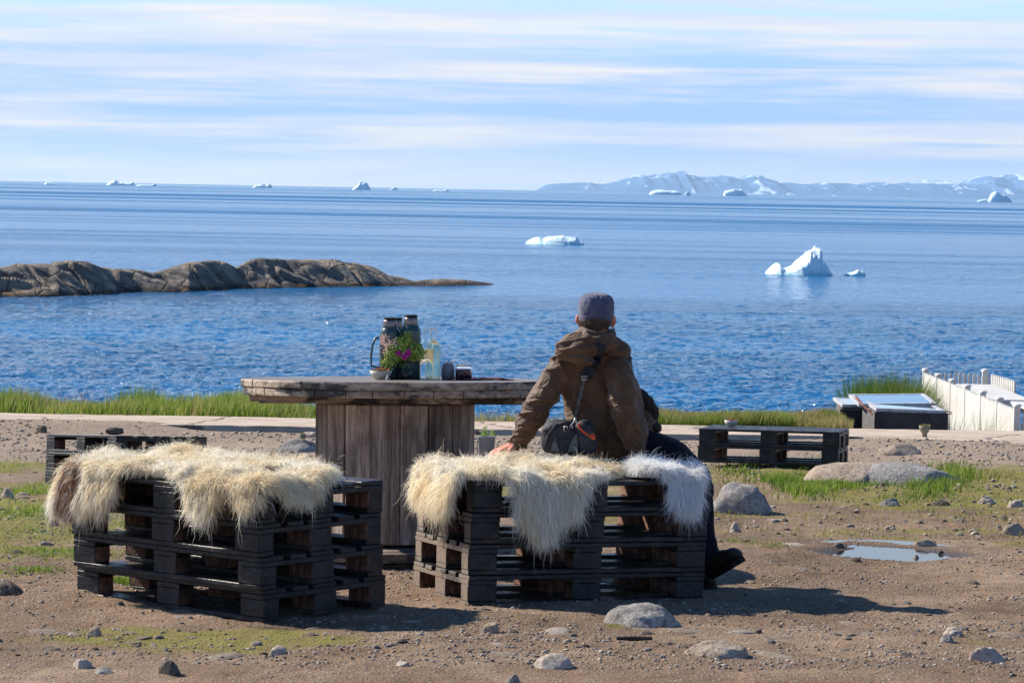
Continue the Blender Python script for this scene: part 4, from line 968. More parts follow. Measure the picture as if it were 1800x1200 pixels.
# ------------------------------------------------------------------ things on the table
TH_G = MT('dark green hammered enamel', .32, .5); v = TH_G.co('Object')
TH_G = TH_G.done((.018, .050, .052), None, TH_G.bump(TH_G.noise(v, 300, 2), .0006), Coat_Weight=.3)
STEEL = MT('brushed steel', .38, .5).done((.24, .19, .18), None, None, Metallic=1.0)
BLKP = simple('black plastic', (.012, .012, .014), None, 30, .35)
def glassm(name, col=(1, 1, 1), rough=.0, ior=1.14):
    m = MT(name, rough, .5); return m.done(col, None, None, Transmission_Weight=1.0, IOR=ior)
GLASS = glassm('clear glass', (.99, 1, .995), ior=1.25); WATERM = glassm('pale yellow drink', (.97, .95, .70), ior=1.04); WATER2 = glassm('clear water', (.95, .97, .97), ior=1.04)
def thermos(px, dy, h, label, handle=None, rr=.055):
    p = on_table(px, dy); t = tag(empty('thermos', loc=p), label, 'thermos')
    k = h/.345
    o = MB().lathe([(rr*.93, 0), (rr, .006), (rr, .255*k), (rr*.97, .268*k), (rr*.80, .284*k), (rr*.76, .288*k), (rr*.76, .297*k)], 32).build('flask', [TH_G], t, True); autosmooth(o, 40)
    o = MB().lathe([(rr*.70, .297*k), (rr*.70, .300*k), (rr*.68, .320*k), (rr*.64, .329*k), (rr*.60, .331*k)], 32).build('steel_cup', [STEEL], t, True); autosmooth(o, 40)
    o = MB().lathe([(rr*.62, .330*k), (rr*.64, .332*k), (rr*.64, .343*k), (rr*.60, .345*k)], 32).build('stopper', [BLKP], t, True); autosmooth(o, 40)
    if handle:
        s_ = handle; MB().tube([(s_*.045, -.01, .235*k), (s_*.078, -.012, .228*k), (s_*.092, -.012, .19*k), (s_*.100, -.012, .12*k), (s_*.096, -.012, .075*k), (s_*.052, -.01, .065*k)], [.006, .007, .006, .006, .006, .005], 8).build('handle', [TH_G], t, True)
    return t
thermos(721.5, -.02, .350, 'tallest dark green thermos, in front right of the pair behind the flowers')
thermos(685, -.02, .335, 'dark green thermos on the left with a looped side handle', -1)
tt = thermos(695, .14, .335, 'third dark green thermos, mostly hidden between the other two')
MB().lathe([(.0, 0), (.020, .004), (.024, .02), (.016, .036), (.0, .04)], 16, c=(-.012, -.07, .205)).build('knob', [BLKP], tt, True)
def bottle(px, dy, label, liquid, h=.278, r=.039):
    p = on_table(px, dy); t = tag(empty('glass_bottle', loc=p), label, 'bottle', 'glass bottles on the table')
    prof = [(.0, .002), (r*.85, .002), (r, .012), (r, .165), (r*.98, .176), (r*.90, .188), (r*.74, .199), (r*.54, .207), (.0175, .214), (.0160, .222), (.0160, .262), (.0185, .265), (.0185, h-.004), (.0170, h)]
    inner = [(max(a-.0028, 0), b+.003 if b < .02 else b) for a, b in prof]
    mb = MB().lathe(prof+inner[::-1][:-1]+[(0, .006)], 32, cap=False); mb.build('glass', [GLASS], t, True)
    MB().lathe([(.0, .0045)]+[(a+.0008, b) for a, b in inner[1:(10 if liquid is WATERM else 4)]]+[(.0, inner[9 if liquid is WATERM else 3][1])], 32, cap=False).build('liquid', [liquid], t, True)
bottle(762, -.05, 'clear glass bottle of pale yellow drink, in front of the other bottle', WATERM)
bottle(749.5, .05, 'clear glass bottle of water, behind the bottle of pale yellow drink', WATER2)
# pot with flowers
p = on_table(713.5, -.07); vz = tag(empty('flower_vase', loc=p), 'small pear shaped glass vase on the table holding the bouquet of wild flowers', 'vase')
MB().lathe([(.0, .001), (.036, .001), (.042, .018), (.040, .045), (.028, .070), (.026, .088), (.032, .098), (.030, .098), (.024, .088), (.026, .070), (.038, .045), (.040, .018), (.034, .004), (0, .004)], 28, cap=False).build('glass', [GLASS], vz, True)
MB().lathe([(.0, .005), (.033, .005), (.037, .020), (.035, .045), (.024, .066), (0, .066)], 24, cap=False).build('water', [glassm('brownish vase water', (.72, .50, .28))], vz, True)
bq = tag(empty('bouquet', loc=p+Vector((0, 0, .06))), 'bouquet of green sprigs with magenta and pale pink wild flowers in the vase', 'flowers')
LEAF = MT('sprig leaves', .6, .3); LEAF = LEAF.done(LEAF.ramp(LEAF.attr('tint'), [(0, (.10, .18, .025)), (.5, (.34, .46, .07)), (1, (.72, .76, .24))]), Subsurface_Weight=0)
def leafcloud(name, mat, parent, cs, n, size, seed, elong=2.2, origin=None):
    rg = np.random.default_rng(seed); V = []; tint = []
    for (c, r, w) in cs:
        k = int(n*w); q = rg.normal(0, 1, (k, 3)); q /= np.linalg.norm(q, axis=1, keepdims=True); q = q*(rg.random((k, 1))**.45)*np.array(r)+np.array(c)
        d = rg.normal(0, 1, (k, 3))+np.array([0, 0, .5]); d /= np.linalg.norm(d, axis=1, keepdims=True); s_ = np.cross(d, rg.normal(0, 1, (k, 3))); s_ /= np.linalg.norm(s_, axis=1, keepdims=True)
        sz = size*(.5+rg.random((k, 1))); V.append(np.stack([q, q+d*sz*elong*.5+s_*sz*.35, q+d*sz*elong, q+d*sz*elong*.5-s_*sz*.35], 1)); tint.append(np.repeat(np.clip(rg.normal(.5, .25, k), 0, 1), 4))
    V = np.concatenate(V).reshape(-1, 3); return link(name, fastmesh(name, V, np.arange(len(V)).reshape(-1, 4), [mat], False, {'tint': np.concatenate(tint)}), parent)
leafcloud('leaves', LEAF, bq, [((-.055, 0, .085), (.060, .045, .045), 1), ((.0, 0, .10), (.055, .05, .055), 1), ((.055, 0, .085), (.045, .04, .045), .7), ((-.085, 0, .035), (.04, .03, .035), .45), ((.012, 0, .155), (.022, .02, .05), .25), ((-.03, 0, .13), (.04, .03, .04), .3)], 1500, .009, 3)
rg_ = random.Random(4); mb = MB()
for k in range(26):
    a = Vector((rg_.uniform(-.012, .012), rg_.uniform(-.012, .012), -.02)); e = Vector((rg_.uniform(-.10, .09), rg_.uniform(-.04, .04), rg_.uniform(.04, .17))); mb.tube([a, a*.3+e*.5+Vector((0, 0, .02)), e], [.0012, .001, .0006], 4)
mb.build('stems', [LEAF], bq)
MAG = simple('magenta petals', (.62, .03, .36), (.42, .015, .22), 60, .5); PNK = simple('pale pink petals', (.90, .68, .58), (.80, .52, .45), 80, .6)
for (x, y, z, s_) in ((.012, -.045, .085, .020), (-.008, -.050, .070, .017), (-.038, -.045, .086, .015), (.020, -.045, .098, .013), (-.002, -.04, .060, .012)):
    mb = MB(); rr = random.Random(int(x*9000)+5)
    for k in range(7): 
        a = k*.9+rr.random(); ell(mb, (x+math.cos(a)*s_*.55, y+rr.uniform(-.4, .4)*s_, z+math.sin(a)*s_*.55), (s_*.55, s_*.16, s_*.42), (rr.uniform(-.6, .6), -a, rr.uniform(-.6, .6)), 1)
    mb.build('magenta_flower', [MAG], bq, True)
for j, (cx_, cz) in enumerate(((-.125, .150), (-.105, .125), (-.085, .138), (-.100, .100), (-.070, .112), (-.055, .130), (-.090, .085), (-.115, .165))):
    mb = MB(); rr = random.Random(j)
    for k in range(26): ell(mb, (cx_+rr.gauss(0, .010), -.02+rr.gauss(0, .008), cz+rr.gauss(0, .014)), (rr.uniform(.0025, .0045),)*3, n=1)
    mb.build('pink_flower', [PNK], bq, True)
# bowls
STONEW = simple('cream stoneware', (.55, .52, .46), (.40, .37, .32), 12, .5, .002, 60)
DRYM = MT('dried moss and heather', .8, .2); DRYM = DRYM.done(DRYM.ramp(DRYM.attr('tint'), [(0, (.10, .035, .015)), (.45, (.32, .10, .03)), (.75, (.42, .26, .06)), (1, (.5, .42, .2))]))
MOSSM = MT('yellow green succulent', .7, .2); MOSSM = MOSSM.done(MOSSM.ramp(MOSSM.attr('tint'), [(0, (.10, .07, .02)), (.5, (.30, .27, .05)), (1, (.55, .50, .14))]))
def bowl(name, p, r, h, label, fill, foot=0, mat=None, cat='bowl', seed=1):
    t = tag(empty(name, loc=p), label, cat); f0 = foot
    prof = [(.0, 0), (r*.42, 0), (r*.40, f0), (r*.62, f0+h*.18), (r*.86, f0+h*.55), (r*.98, f0+h), (r*.91, f0+h), (r*.78, f0+h*.55), (0, f0+h*.4)]
    MB().lathe(prof, 28, cap=False).build('bowl_body', [mat or STONEW], t, True)
    MB().lathe([(r*.9, f0+h*.82), (r*.5, f0+h*.98), (0, f0+h*1.02)], 20, cap=False).build('soil', [simple('dark soil', (.06, .035, .022), None, 60, .95)], t, True)
    leafcloud('plant', fill, t, [((0, 0, f0+h*1.02), (r*.9, r*.9, r*.24), 1)], 420, r*.10, seed, 1.6); return t
bowl('bowl', on_table(670, -.12), .062, .050, 'pale stoneware bowl of reddish dried moss at the left of the table objects', DRYM, seed=2)
p = on_table(682.5, -.20); t = tag(empty('pepper_shaker', loc=p), 'tiny grey cone shaped shaker between the bowl and the glass vase', 'shaker')
MB().lathe([(.0, 0), (.013, 0), (.0135, .005), (.006, .022), (0, .026)], 16, cap=False).build('shaker_body', [simple('grey clay', (.32, .30, .28), None, 30, .6)], t, True)
MB().lathe([(.0042, .022), (.004, .0275), (0, .029)], 10, cap=False).build('shaker_top', [STEEL], t, True)
p = on_table(788, .04); t = tag(empty('sugar_pot', loc=p), 'rounded grey ceramic pot with a spoon sticking out, right of the bottles', 'pot')
CER = simple('grey violet ceramic', (.25, .235, .27), (.17, .16, .19), 10, .35)
MB().lathe([(.0, 0), (.030, 0), (.036, .012), (.037, .055), (.030, .082), (.018, .092), (0, .095)], 28, cap=False).build('pot_body', [CER], t, True)
MB().lathe([(.0, .0), (.006, .003), (.006, .008), (0, .010)], 12, c=(0, 0, .093), cap=False).build('lid_knob', [CER], t, True)
MB().tube([(.010, -.02, .080), (.022, -.022, .098), (.026, -.022, .108)], [.0015, .002, .004], 6).build('spoon', [STEEL], t, True)
p = on_table(816, .0); t = tag(empty('jam_jar', loc=p), 'short clear glass jar with dark red and green contents, right of the grey pot', 'jar')
MB().lathe([(.0, .001), (.042, .001), (.045, .006), (.045, .062), (.041, .070), (.043, .073), (.043, .080), (.040, .080), (.038, .070), (.042, .062), (.042, .006), (0, .005)], 28, cap=False).build('glass', [GLASS], t, True)
m = MT('jar contents', .4, .5); v = m.co('Object'); c = m.ramp(m.noise(v, 60, 2), [(.35, (.03, .012, .02)), (.5, (.20, .012, .03)), (.6, (.02, .06, .045)), (.7, (.5, .45, .4))], 'CONSTANT')
MB().lathe([(.0, .006), (.0405, .006), (.0405, .058), (0, .060)], 24, cap=False).build('contents', [m.done(c)], t, True)
# plum cloth, lying in folds
CLOTH = simple('plum linen', (.085, .030, .060), (.14, .075, .105), 9, .9, .003, 220)
o_ = on_table(840, .02); n1_, n2_ = 80, 40; U, Vv = np.meshgrid(np.linspace(-.19, .19, n1_), np.linspace(-.13, .13, n2_))
ed = .012*fbm(P3(U*12, Vv*12), 2, 120); F_ = fbm(P3(U*8+Vv*5, Vv*7), 3, 121, .5, True)
Z = .004+.016*np.clip(F_, 0, 1)*(1-.6*sm(np.abs(U), .12, .19)); X2 = U+ed; Y2 = Vv+ed+.02*np.sin(U*14)
V = np.stack([X2, Y2, Z], -1).reshape(-1, 3); ii = np.arange(n2_-1)[:, None]*n1_+np.arange(n1_-1)[None, :]
cl = link('cloth', fastmesh('cloth', V, np.stack([ii, ii+1, ii+n1_+1, ii+n1_], -1).reshape(-1, 4), [CLOTH], True), mw=Matrix.Translation(o_) @ Matrix.Rotation(-.043, 4, 'X')); cl.modifiers.new('s', 'SOLIDIFY').thickness = .0025
tag(cl, 'crumpled plum coloured cloth lying on the table top right of the jar', 'cloth')
# ------------------------------------------------------------------ pots, planters, fence, cold frames
def G(px, py, y0=11., y1=36.):
    """where the ground is seen at a photo pixel"""
    ys_ = np.arange(y0, y1, .03); d = _f*FPX + _r*(px-900) - _u*(py-600)
    X = d.x/d.y*ys_; Z = CAM.z+d.z/d.y*ys_; g = ground(X, ys_); k = np.argmax(Z <= g)
    if Z[k] > g[k]: k = len(ys_)-1
    return Vector((X[k], ys_[k], g[k]))
def top_of(B, La, Lb, fx, fy, n): return B @ Vector((La*fx, Lb*fy, .1452*(n-1)+.1445))
q = W(1268, 745, 26.1)
for k in range(3): pass
pb = BFR @ Vector((.22, .42, .1452+.1445)); bowl('bowl', pb, .062, .058, 'small white bowl of dry plants standing on the far right pallet table', DRYM, seed=5)
CEMB = simple('rough pale green grey stone', (.26, .245, .17), (.18, .165, .12), 20, .9, .006, 60)
RK = {}
def rockmat(name, a, b, c_, sc=5):
    m = MT(name, .88, .2); v = m.co('Object'); n = m.noise(v, sc, 6, .65)
    col = m.ramp(n, [(.28, a), (.5, b), (.72, c_)]); col = m.mix(m.mr(m.noise(v, sc*9, 4, .7), .50, .66, 0, .7), col, tuple(x*.4 for x in a)); col = m.mix(m.mr(m.noise(m.co('Object', (1, 1, 3)), sc*1.7, 5, .7), .56, .64, 0, .6), col, tuple(x*.55 for x in b))
    return m.done(col, None, m.bump(m.noise(v, sc*5, 6, .7), .022/max(sc/5, .6), 1.0))
RK['grey'] = rockmat('grey gneiss', (.17, .155, .145), (.31, .285, .265), (.46, .43, .40)); RK['tan'] = rockmat('tan stone', (.22, .165, .12), (.38, .30, .23), (.54, .45, .36)); RK['dark'] = rockmat('dark stone', (.075, .058, .048), (.16, .125, .10), (.27, .22, .18)); RK['pale'] = rockmat('pale stone', (.34, .27, .22), (.50, .42, .35), (.64, .56, .48))
def rock_mesh(dx, dy, dz, seed, sub=4, rough=.16, flat=.0, ang=.0):
    bm = bmesh.new(); bmesh.ops.create_icosphere(bm, subdivisions=sub, radius=1); v = np.array([q.co[:] for q in bm.verts]); f = [[q.index for q in p.verts] for p in bm.faces]; bm.free()
    n = fbm(v*.9+seed*3.7, 3, seed); n2_ = fbm(v*2.6+seed, 4, seed+3, .55, True); r = 1+.30*n+rough*(n2_-.2)
    # a few chipped planes
    rg = np.random.default_rng(seed)
    v = v*r[:, None]
    for k in range(5):
        nn_ = rg.normal(0, 1, 3); nn_[2] = abs(nn_[2])*.6; nn_ /= np.linalg.norm(nn_); d = v@nn_; lim = .70+.22*rg.random(); v -= np.outer(np.maximum(d-lim, 0)*.85, nn_)
    v[:, 2] = np.where(v[:, 2] > 0, v[:, 2]**(1) if False else np.sign(v[:, 2])*np.abs(v[:, 2])**(1+flat*0), v[:, 2])
    mx = np.abs(v).max(0); v = v/mx*np.array([dx/2, dy/2, dz]); 
    return v, np.array(f)
def rock(px0, px1, yt, yb, label, kind='grey', seed=1, dep=.8, name='rock', on=None, rough=.16, sub=4, cat='rock', group=None, emb=.45):
    cx_ = (px0+px1)/2; g = G(cx_, yb) if on is None else on; Y = g.y
    w = (px1-px0)*Y/FPX; d = w*dep; h = max((yb-yt)*Y/FPX-.10*d*.5, w*.10); Yc = Y+d*.42; xc = (cx_-900)/FPX*Yc
    v, f = rock_mesh(w*1.03, d, h*(1 if on is None else .5), seed, sub, rough)
    z = (gz(xc, Yc) if on is None else g.z)
    if on is not None: v[:, 2] += h*.48
    o = link(name, fastmesh(name, v*np.array([1, 1, 1.12 if on is None else 1]), f, [RK[kind]], True), loc=(xc, Yc, z-(h*.12 if on is None else 0))); return tag(o, label, cat, group)
rock(1246, 1364, 836, 904, 'large smooth grey boulder just right of the man\'s knee', 'grey', 61, .75, rough=.06)
rock(1403, 1600, 806, 852, 'long pale low boulder in the grass, left half of the sunken slab pair', 'tan', 12, .9, rough=.10)
rock(1475, 1740, 806, 852, 'long grey low boulder running right beyond the pale one in the grass', 'grey', 13, .8, rough=.12)
rock(1545, 1630, 773, 800, 'brown stone block at the edge of the path behind the long boulder', 'tan', 14, .8)
rock(1062, 1208, 1056, 1103, 'grey rough rock half buried at the edge of the bench shadow', 'grey', 15, .8)
rock(1214, 1334, 1119, 1158, 'flat tan rock half buried in front of the grey rough one', 'tan', 16, .85, rough=.07)
rock(855, 891, 1089, 1113, 'small rounded stone in the sunlit dip in front of the right bench', 'tan', 17)
rock(1718, 1786, 1132, 1166, 'angular white and dark stone near the bottom right corner', 'pale', 18, .6)
rock(1670, 1708, 1101, 1119, 'pale oval stone above the angular one at the right', 'pale', 19); rock(1664, 1694, 1117, 1131, 'small greenish grey stone just below the pale oval stone', 'grey', 20)
rock(942, 1022, 1149, 1177, 'flat pale slab stone at the bottom middle', 'pale', 21, .9, rough=.06)
rock(284, 326, 1162, 1189, 'reddish brown angular stone in the moss at the bottom left', 'dark', 22)
rock(133, 172, 1159, 1176, 'long pale stone left of the reddish brown one', 'pale', 23); rock(166, 212, 1170, 1184, 'flat grey stone between the long pale one and the reddish brown one', 'grey', 24)
rock(-20, 52, 1022, 1047, 'low dark grey rock at the left edge of the dirt', 'dark', 25)
rock(156, 190, 1097, 1119, 'knobbly tan stone in front of the left bench', 'tan', 26, rough=.3); rock(480, 514, 1134, 1151, 'pale wedge stone beside the wet patch near the left bench', 'pale', 27)
rock(1610, 1656, 947, 961, 'smooth tan stone on the far rim of the puddle', 'tan', 28); rock(1764, 1812, 919, 942, 'round brown stone at the right edge of the picture', 'tan', 29)
rock(1288, 1311, 917, 936, 'pale pointed stone right of the man\'s shin', 'pale', 30); rock(1725, 1762, 871, 887, 'pale flat stone between grass and dirt at the right', 'pale', 31)
rock(1552, 1592, 873, 890, 'grey brown stone in the grass above the puddle', 'grey', 32); rock(1776, 1812, 873, 891, 'pale stone at the right edge above the round brown one', 'pale', 33); rock(1645, 1680, 876, 889, 'dark brown stone between the two pale ones above the puddle', 'dark', 34)
rock(484, 570, 768, 796, 'flat grey slab stone left of the table leg, carrying a bowl', 'grey', 35, .9, rough=.05)
rock(86, 110, 909, 925, 'dark stone in the dirt left of the left bench', 'dark', 36); rock(3, 30, 855, 875, 'pale grey stone in the grass by the far left pallets', 'pale', 37)
rock(64, 86, 748, 762, 'small dark stone behind the far left pallets', 'dark', 38); rock(112, 132, 722, 735, 'grey stone at the foot of the grassy bank', 'grey', 39); rock(140, 160, 720, 735, 'pale stone at the foot of the grassy bank', 'pale', 40); rock(165, 186, 723, 734, 'rightmost of the stones at the foot of the grassy bank', 'pale', 41)
rock(1470, 1494, 954, 964, 'dark muddy stone at the left rim of the puddle', 'dark', 42); rock(1585, 1598, 968, 977, 'small dark stone standing in the puddle', 'dark', 43); rock(1658, 1670, 966, 972, 'dark stone at the right tip of the puddle', 'dark', 44); rock(1612, 1626, 974, 985, 'reddish stone at the near rim of the puddle', 'tan', 45)
rock(1335, 1352, 1104, 1113, 'little dark stone below the man\'s shadow', 'dark', 46); rock(900, 925, 1182, 1199, 'grey stone at the bottom edge, below the flat pale slab', 'grey', 47)
rock(1130, 1160, 1108, 1116, 'small dark stone right below the grey rough rock', 'dark', 48); rock(705, 730, 1163, 1172, 'pale small stone at the bottom, left of the flat slab', 'pale', 49)
# stone on the far left stack
ps = BFL @ Vector((.98, .10, .1452*2+.1445)); rock(186, 220, 751, 768, 'smooth brown stone lying on top of the far left pallet stack', 'dark', 50, on=ps, name='stone')
# bowl and stone on the slab
gs = G(527, 796); sl = Vector(((535-900)/FPX*(gs.y+.16), gs.y+.16, W(535, 771, gs.y+.16).z)); bowl('bowl', sl, .042, .048, 'little cream bowl of yellow moss on the flat slab left of the table', MOSSM, mat=CEMB, seed=7)
rock(534, 565, 757, 769, 'pale rounded stone beside the little cream bowl on the slab', 'pale', 51, on=Vector((0, gs.y+.10, W(550, 770, gs.y+.1).z)), name='stone')
# footed bowl on the path
pf = W(1630, 783, 31.9); pf.z = float(path_top(pf.x, pf.y)); pf = Vector(((1630-900)/FPX*32.0, 32.0, float(path_top(4.4, 32.0)))); bowl('footed_bowl', pf, .064, .085, 'green grey footed bowl of yellow succulents standing on the path', MOSSM, .035, CEMB, 'planter', 8)
# grey bucket with a plant, behind the right bench
gp = G(855, 806); t = tag(empty('bucket', loc=gp), 'grey zinc bucket planter with a small leafy plant, behind the right sheepskin', 'bucket')
ZN = simple('dull zinc', (.26, .28, .32), (.19, .20, .23), 8, .5, .002, 40)
MB().lathe([(0, 0), (.062, 0), (.076, .19), (.080, .192), (.080, .20), (.070, .20), (.068, .17), (0, .17)], 28, cap=False).build('bucket_body', [ZN], t, True)
MB().tube([(-.078, -.03, .19), (-.084, -.045, .13), (-.080, -.045, .06)], .005, 6).build('handle', [ZN], t, True)
leafcloud('plant', LEAF, t, [((-.015, 0, .24), (.02, .02, .05), .3), ((.05, 0, .215), (.03, .03, .025), .4), ((-.02, 0, .21), (.04, .04, .02), .4)], 160, .014, 9, 1.6)
# stick
g = G(1115, 1126); o = MB().tube([(-.075, 0, .008), (0, .004, .010), (.075, -.003, .013)], [.009, .011, .008], 8).build('stick', [simple('dark wet wood', (.035, .022, .015), (.07, .05, .035), 30, .8)], loc=g); tag(o, 'short dark stick lying on the dirt below the grey rough rock', 'stick')

# white fence
WH = MT('white painted boards', .5, .35); v = WH.geo(); WH = WH.done(WH.mix(WH.mr(WH.noise(v, 3, 5, .6), .35, .7), (.66, .635, .59), (.54, .51, .46)), None, WH.bump(WH.noise(WH.geo((30, 30, 2)), 2, 3), .002))
FT = -.585; FB = -1.66
def fence_run(name, p0, p1, nb, label, gap, posts, round_=False, dh=.0):
    p0 = Vector(p0); p1 = Vector(p1); d = (p1-p0); ln = d.length; yaw = math.atan2(d.y, d.x); t = tag(empty(name, loc=(p0.x, p0.y, FB), mw=None), label, 'fence'); t.rotation_euler = (0, 0, yaw)
    H = FT-FB
    for k in range(nb):
        x = (k+.5)*ln/nb; w = ln/nb*(1-gap); zt = H+dh; mb = MB()
        V = [(x-w/2, -.010, 0), (x+w/2, -.010, 0), (x+w/2, -.010, zt-.03), (x+w*.25, -.010, zt), (x-w*.25, -.010, zt), (x-w/2, -.010, zt-.03)]
        V += [(a, .010, c_) for a, b, c_ in V]; mb.add(V, [(0, 1, 2, 3, 4, 5), (11, 10, 9, 8, 7, 6)]+[(i, i+6, (i+1) % 6+6, (i+1) % 6) for i in range(6)])
        mb.build('picket', [WH], t)
    for z in (.22, H-.22): MB().box((ln/2, .035, z), (ln, .045, .08), bev=.003).build('rail', [WH], t)
    for x in posts:
        mb = MB().box((x, .02, (H+.03)/2), (.078, .078, H+.03), bev=.004); po = mb.build('post', [WH], t)
        o = MB().lathe([(.060, 0), (.060, .012), (.052, .020), (.030, .030), (0, .036)], 4, c=(x, .02, H+.03), cap=False).build('post_cap', [WH], po, True)
    return t
A_ = (5.90, 43.2, 0); B_ = (6.02, 36.05, 0); L_AB = (Vector(B_)-Vector(A_)).length
fence_run('board_fence', A_, B_, 62, 'long white board fence running towards the sea with seven capped posts', .04, [L_AB*k/6 for k in range(7)])
fence_run('picket_fence', (5.98, 43.25, 0), (6.86, 43.25, 0), 13, 'short white picket fence standing against the sea at the far end', .42, [.80])
fence_run('picket_fence', (6.86, 43.20, 0), (6.94, 41.6, 0), 13, 'white picket fence side seen almost edge on, beside the far pickets', .35, [])
fence_run('picket_fence', (6.10, 36.05, 0), (7.6, 36.05, 0), 16, 'white picket fence at the right edge, nearest to the path', .42, [], dh=-.03)
def white_table(x0, x1, y0, y1, zt, label):
    t = tag(empty('garden_table', loc=((x0+x1)/2, (y0+y1)/2, FB)), label, 'table', None); w = x1-x0; d = y1-y0; h = zt-FB
    mb = MB(); n = 6
    for k in range(n): mb.box((0, -d/2+(k+.5)*d/n, h-.02), (w, d/n-.012, .035), bev=.003)
    mb.build('tabletop', [WH], t)
    MB().box((0, -d/2+.03, h-.085), (w-.06, .03, .09)).build('apron', [WH], t); MB().box((0, d/2-.03, h-.085), (w-.06, .03, .09)).build('apron', [WH], t)
    for sx in (-1, 1):
        for sy in (-1, 1): MB().box((sx*(w/2-.07), sy*(d/2-.07), (h-.04)/2), (.07, .07, h-.04), bev=.003).build('leg', [WH], t)
white_table(6.22, 6.80, 39.4, 42.6, -.70, 'long white garden table behind the fence, the farther of two')
white_table(6.45, 7.6, 37.2, 39.0, -.69, 'white garden table behind the fence at the right edge, the nearer of two')

# cold frames
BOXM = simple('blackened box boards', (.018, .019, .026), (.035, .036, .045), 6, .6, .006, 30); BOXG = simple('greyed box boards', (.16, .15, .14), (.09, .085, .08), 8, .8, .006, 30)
FRM = simple('grey white sash paint', (.50, .50, .52), (.34, .34, .36), 10, .6); PANE = MT('sash glass', .04, .8).done((.10, .14, .18), None, None, Metallic=.0, IOR=1.9, Coat_Weight=1.0)
def cold_frame(p, yaw, w, d, zt, label, nplank=4, side=BOXG):
    t = tag(empty('cold_frame', loc=(p[0], p[1], -1.62)), label, 'planter box', None); t.matrix_basis = Matrix.Translation((p[0], p[1], -1.62)) @ Matrix.Rotation(yaw, 4, 'Z'); h = zt+1.62; ph = h/nplank
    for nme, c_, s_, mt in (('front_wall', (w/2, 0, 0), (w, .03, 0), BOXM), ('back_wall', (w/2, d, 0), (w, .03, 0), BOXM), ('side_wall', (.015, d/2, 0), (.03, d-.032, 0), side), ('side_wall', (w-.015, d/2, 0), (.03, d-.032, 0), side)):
        mb = MB()
        for k in range(nplank): mb.box((c_[0], c_[1], (k+.5)*ph), (s_[0], s_[1], ph-.006), bev=.003)
        mb.build(nme, [mt], t)
    for x, y in ((.045, .03), (w-.045, .03), (.045, d-.03), (w-.045, d-.03)): MB().box((x, y+(.02 if y < .1 else -.02), h/2), (.05, .05, h-.01)).build('corner_post', [BOXG], t)
    MB().box((w/2, d/2, h*.6), (w-.07, d-.05, .02)).build('soil', [GROUND_MAT], t); return t
def sash(frm, mw, w, d, label):
    t = tag(empty('lid', frm.matrix_basis.inverted() @ mw), label); t.parent = frm
    fr = MB().box((w/2, .03, 0), (w, .06, .04), bev=.003).box((w/2, d-.03, 0), (w, .06, .04), bev=.003).box((.03, d/2, 0), (.06, d-.122, .04), bev=.003).box((w-.03, d/2, 0), (.06, d-.122, .04), bev=.003); fr.build('frame', [FRM], t)
    MB().box((w/2, d/2, .012), (w-.12, d-.12, .006)).build('pane', [PANE], t)
XB = (1541-900)/FPX*35.75
CF1 = cold_frame((XB, 35.75), 0, .87, 1.25, -.632, 'black wooden cold frame nearest the path, beside the white fence')
CF2 = cold_frame((4.05, 37.15), R(-4), .98, 1.3, -.70, 'grey black wooden cold frame farther back, left of the nearest one')
sash(CF1, Matrix.Translation((XB+.02, 35.78, -.608)) @ Matrix.Rotation(R(.3), 4, 'X') @ Matrix.Rotation(R(1), 4, 'Y'), .82, 1.15, 'glazed lid lying flat over the nearest cold frame')
sash(CF1, Matrix.Translation((XB-.10, 36.55, -.612)) @ Matrix.Rotation(R(2.2), 4, 'X') @ Matrix.Rotation(R(-1.5), 4, 'Y'), .95, 1.1, 'glazed lid propped highest, leaning between the two cold frames')
sash(CF2, Matrix.Translation((4.08, 37.2, -.668)) @ Matrix.Rotation(R(.6), 4, 'X') @ Matrix.Rotation(R(.5), 4, 'Y'), .95, 1.1, 'glazed lid lying on the farther cold frame')
p0 = W(1505, 698, 36.3); p1 = W(1517, 712, 36.1); o = MB().tube([p0-p1, (p0-p1)*.5, (0, 0, 0), Vector((.10, -.15, -.10))], [.018, .016, .014, .012], 8).build('tool_handle', [simple('red brown worn handle', (.30, .09, .06), (.14, .06, .04), 20, .6)], loc=p1); tag(o, 'red brown tool handle sticking up from the farther cold frame', 'tool handle')
ROPE = simple('natural rope', (.38, .30, .20), (.24, .19, .13), 60, .9)
for (a, y, lb) in (([(1636, 711), (1642, 703), (1650, 701), (1652, 704), (1645, 708), (1637, 712)], 36.3, 'rope loop rising from the highest glazed lid by the fence'), ([(1652, 726), (1662, 722), (1673, 725), (1672, 728), (1660, 727)], 35.9, 'rope loop at the right corner of the nearest cold frame')):
    q = [W(*k, y) for k in a]; o = MB().tube([k-q[0] for k in q], .007, 6).build('rope_loop', [ROPE], None, True, loc=q[0]); tag(o, lb, 'rope')

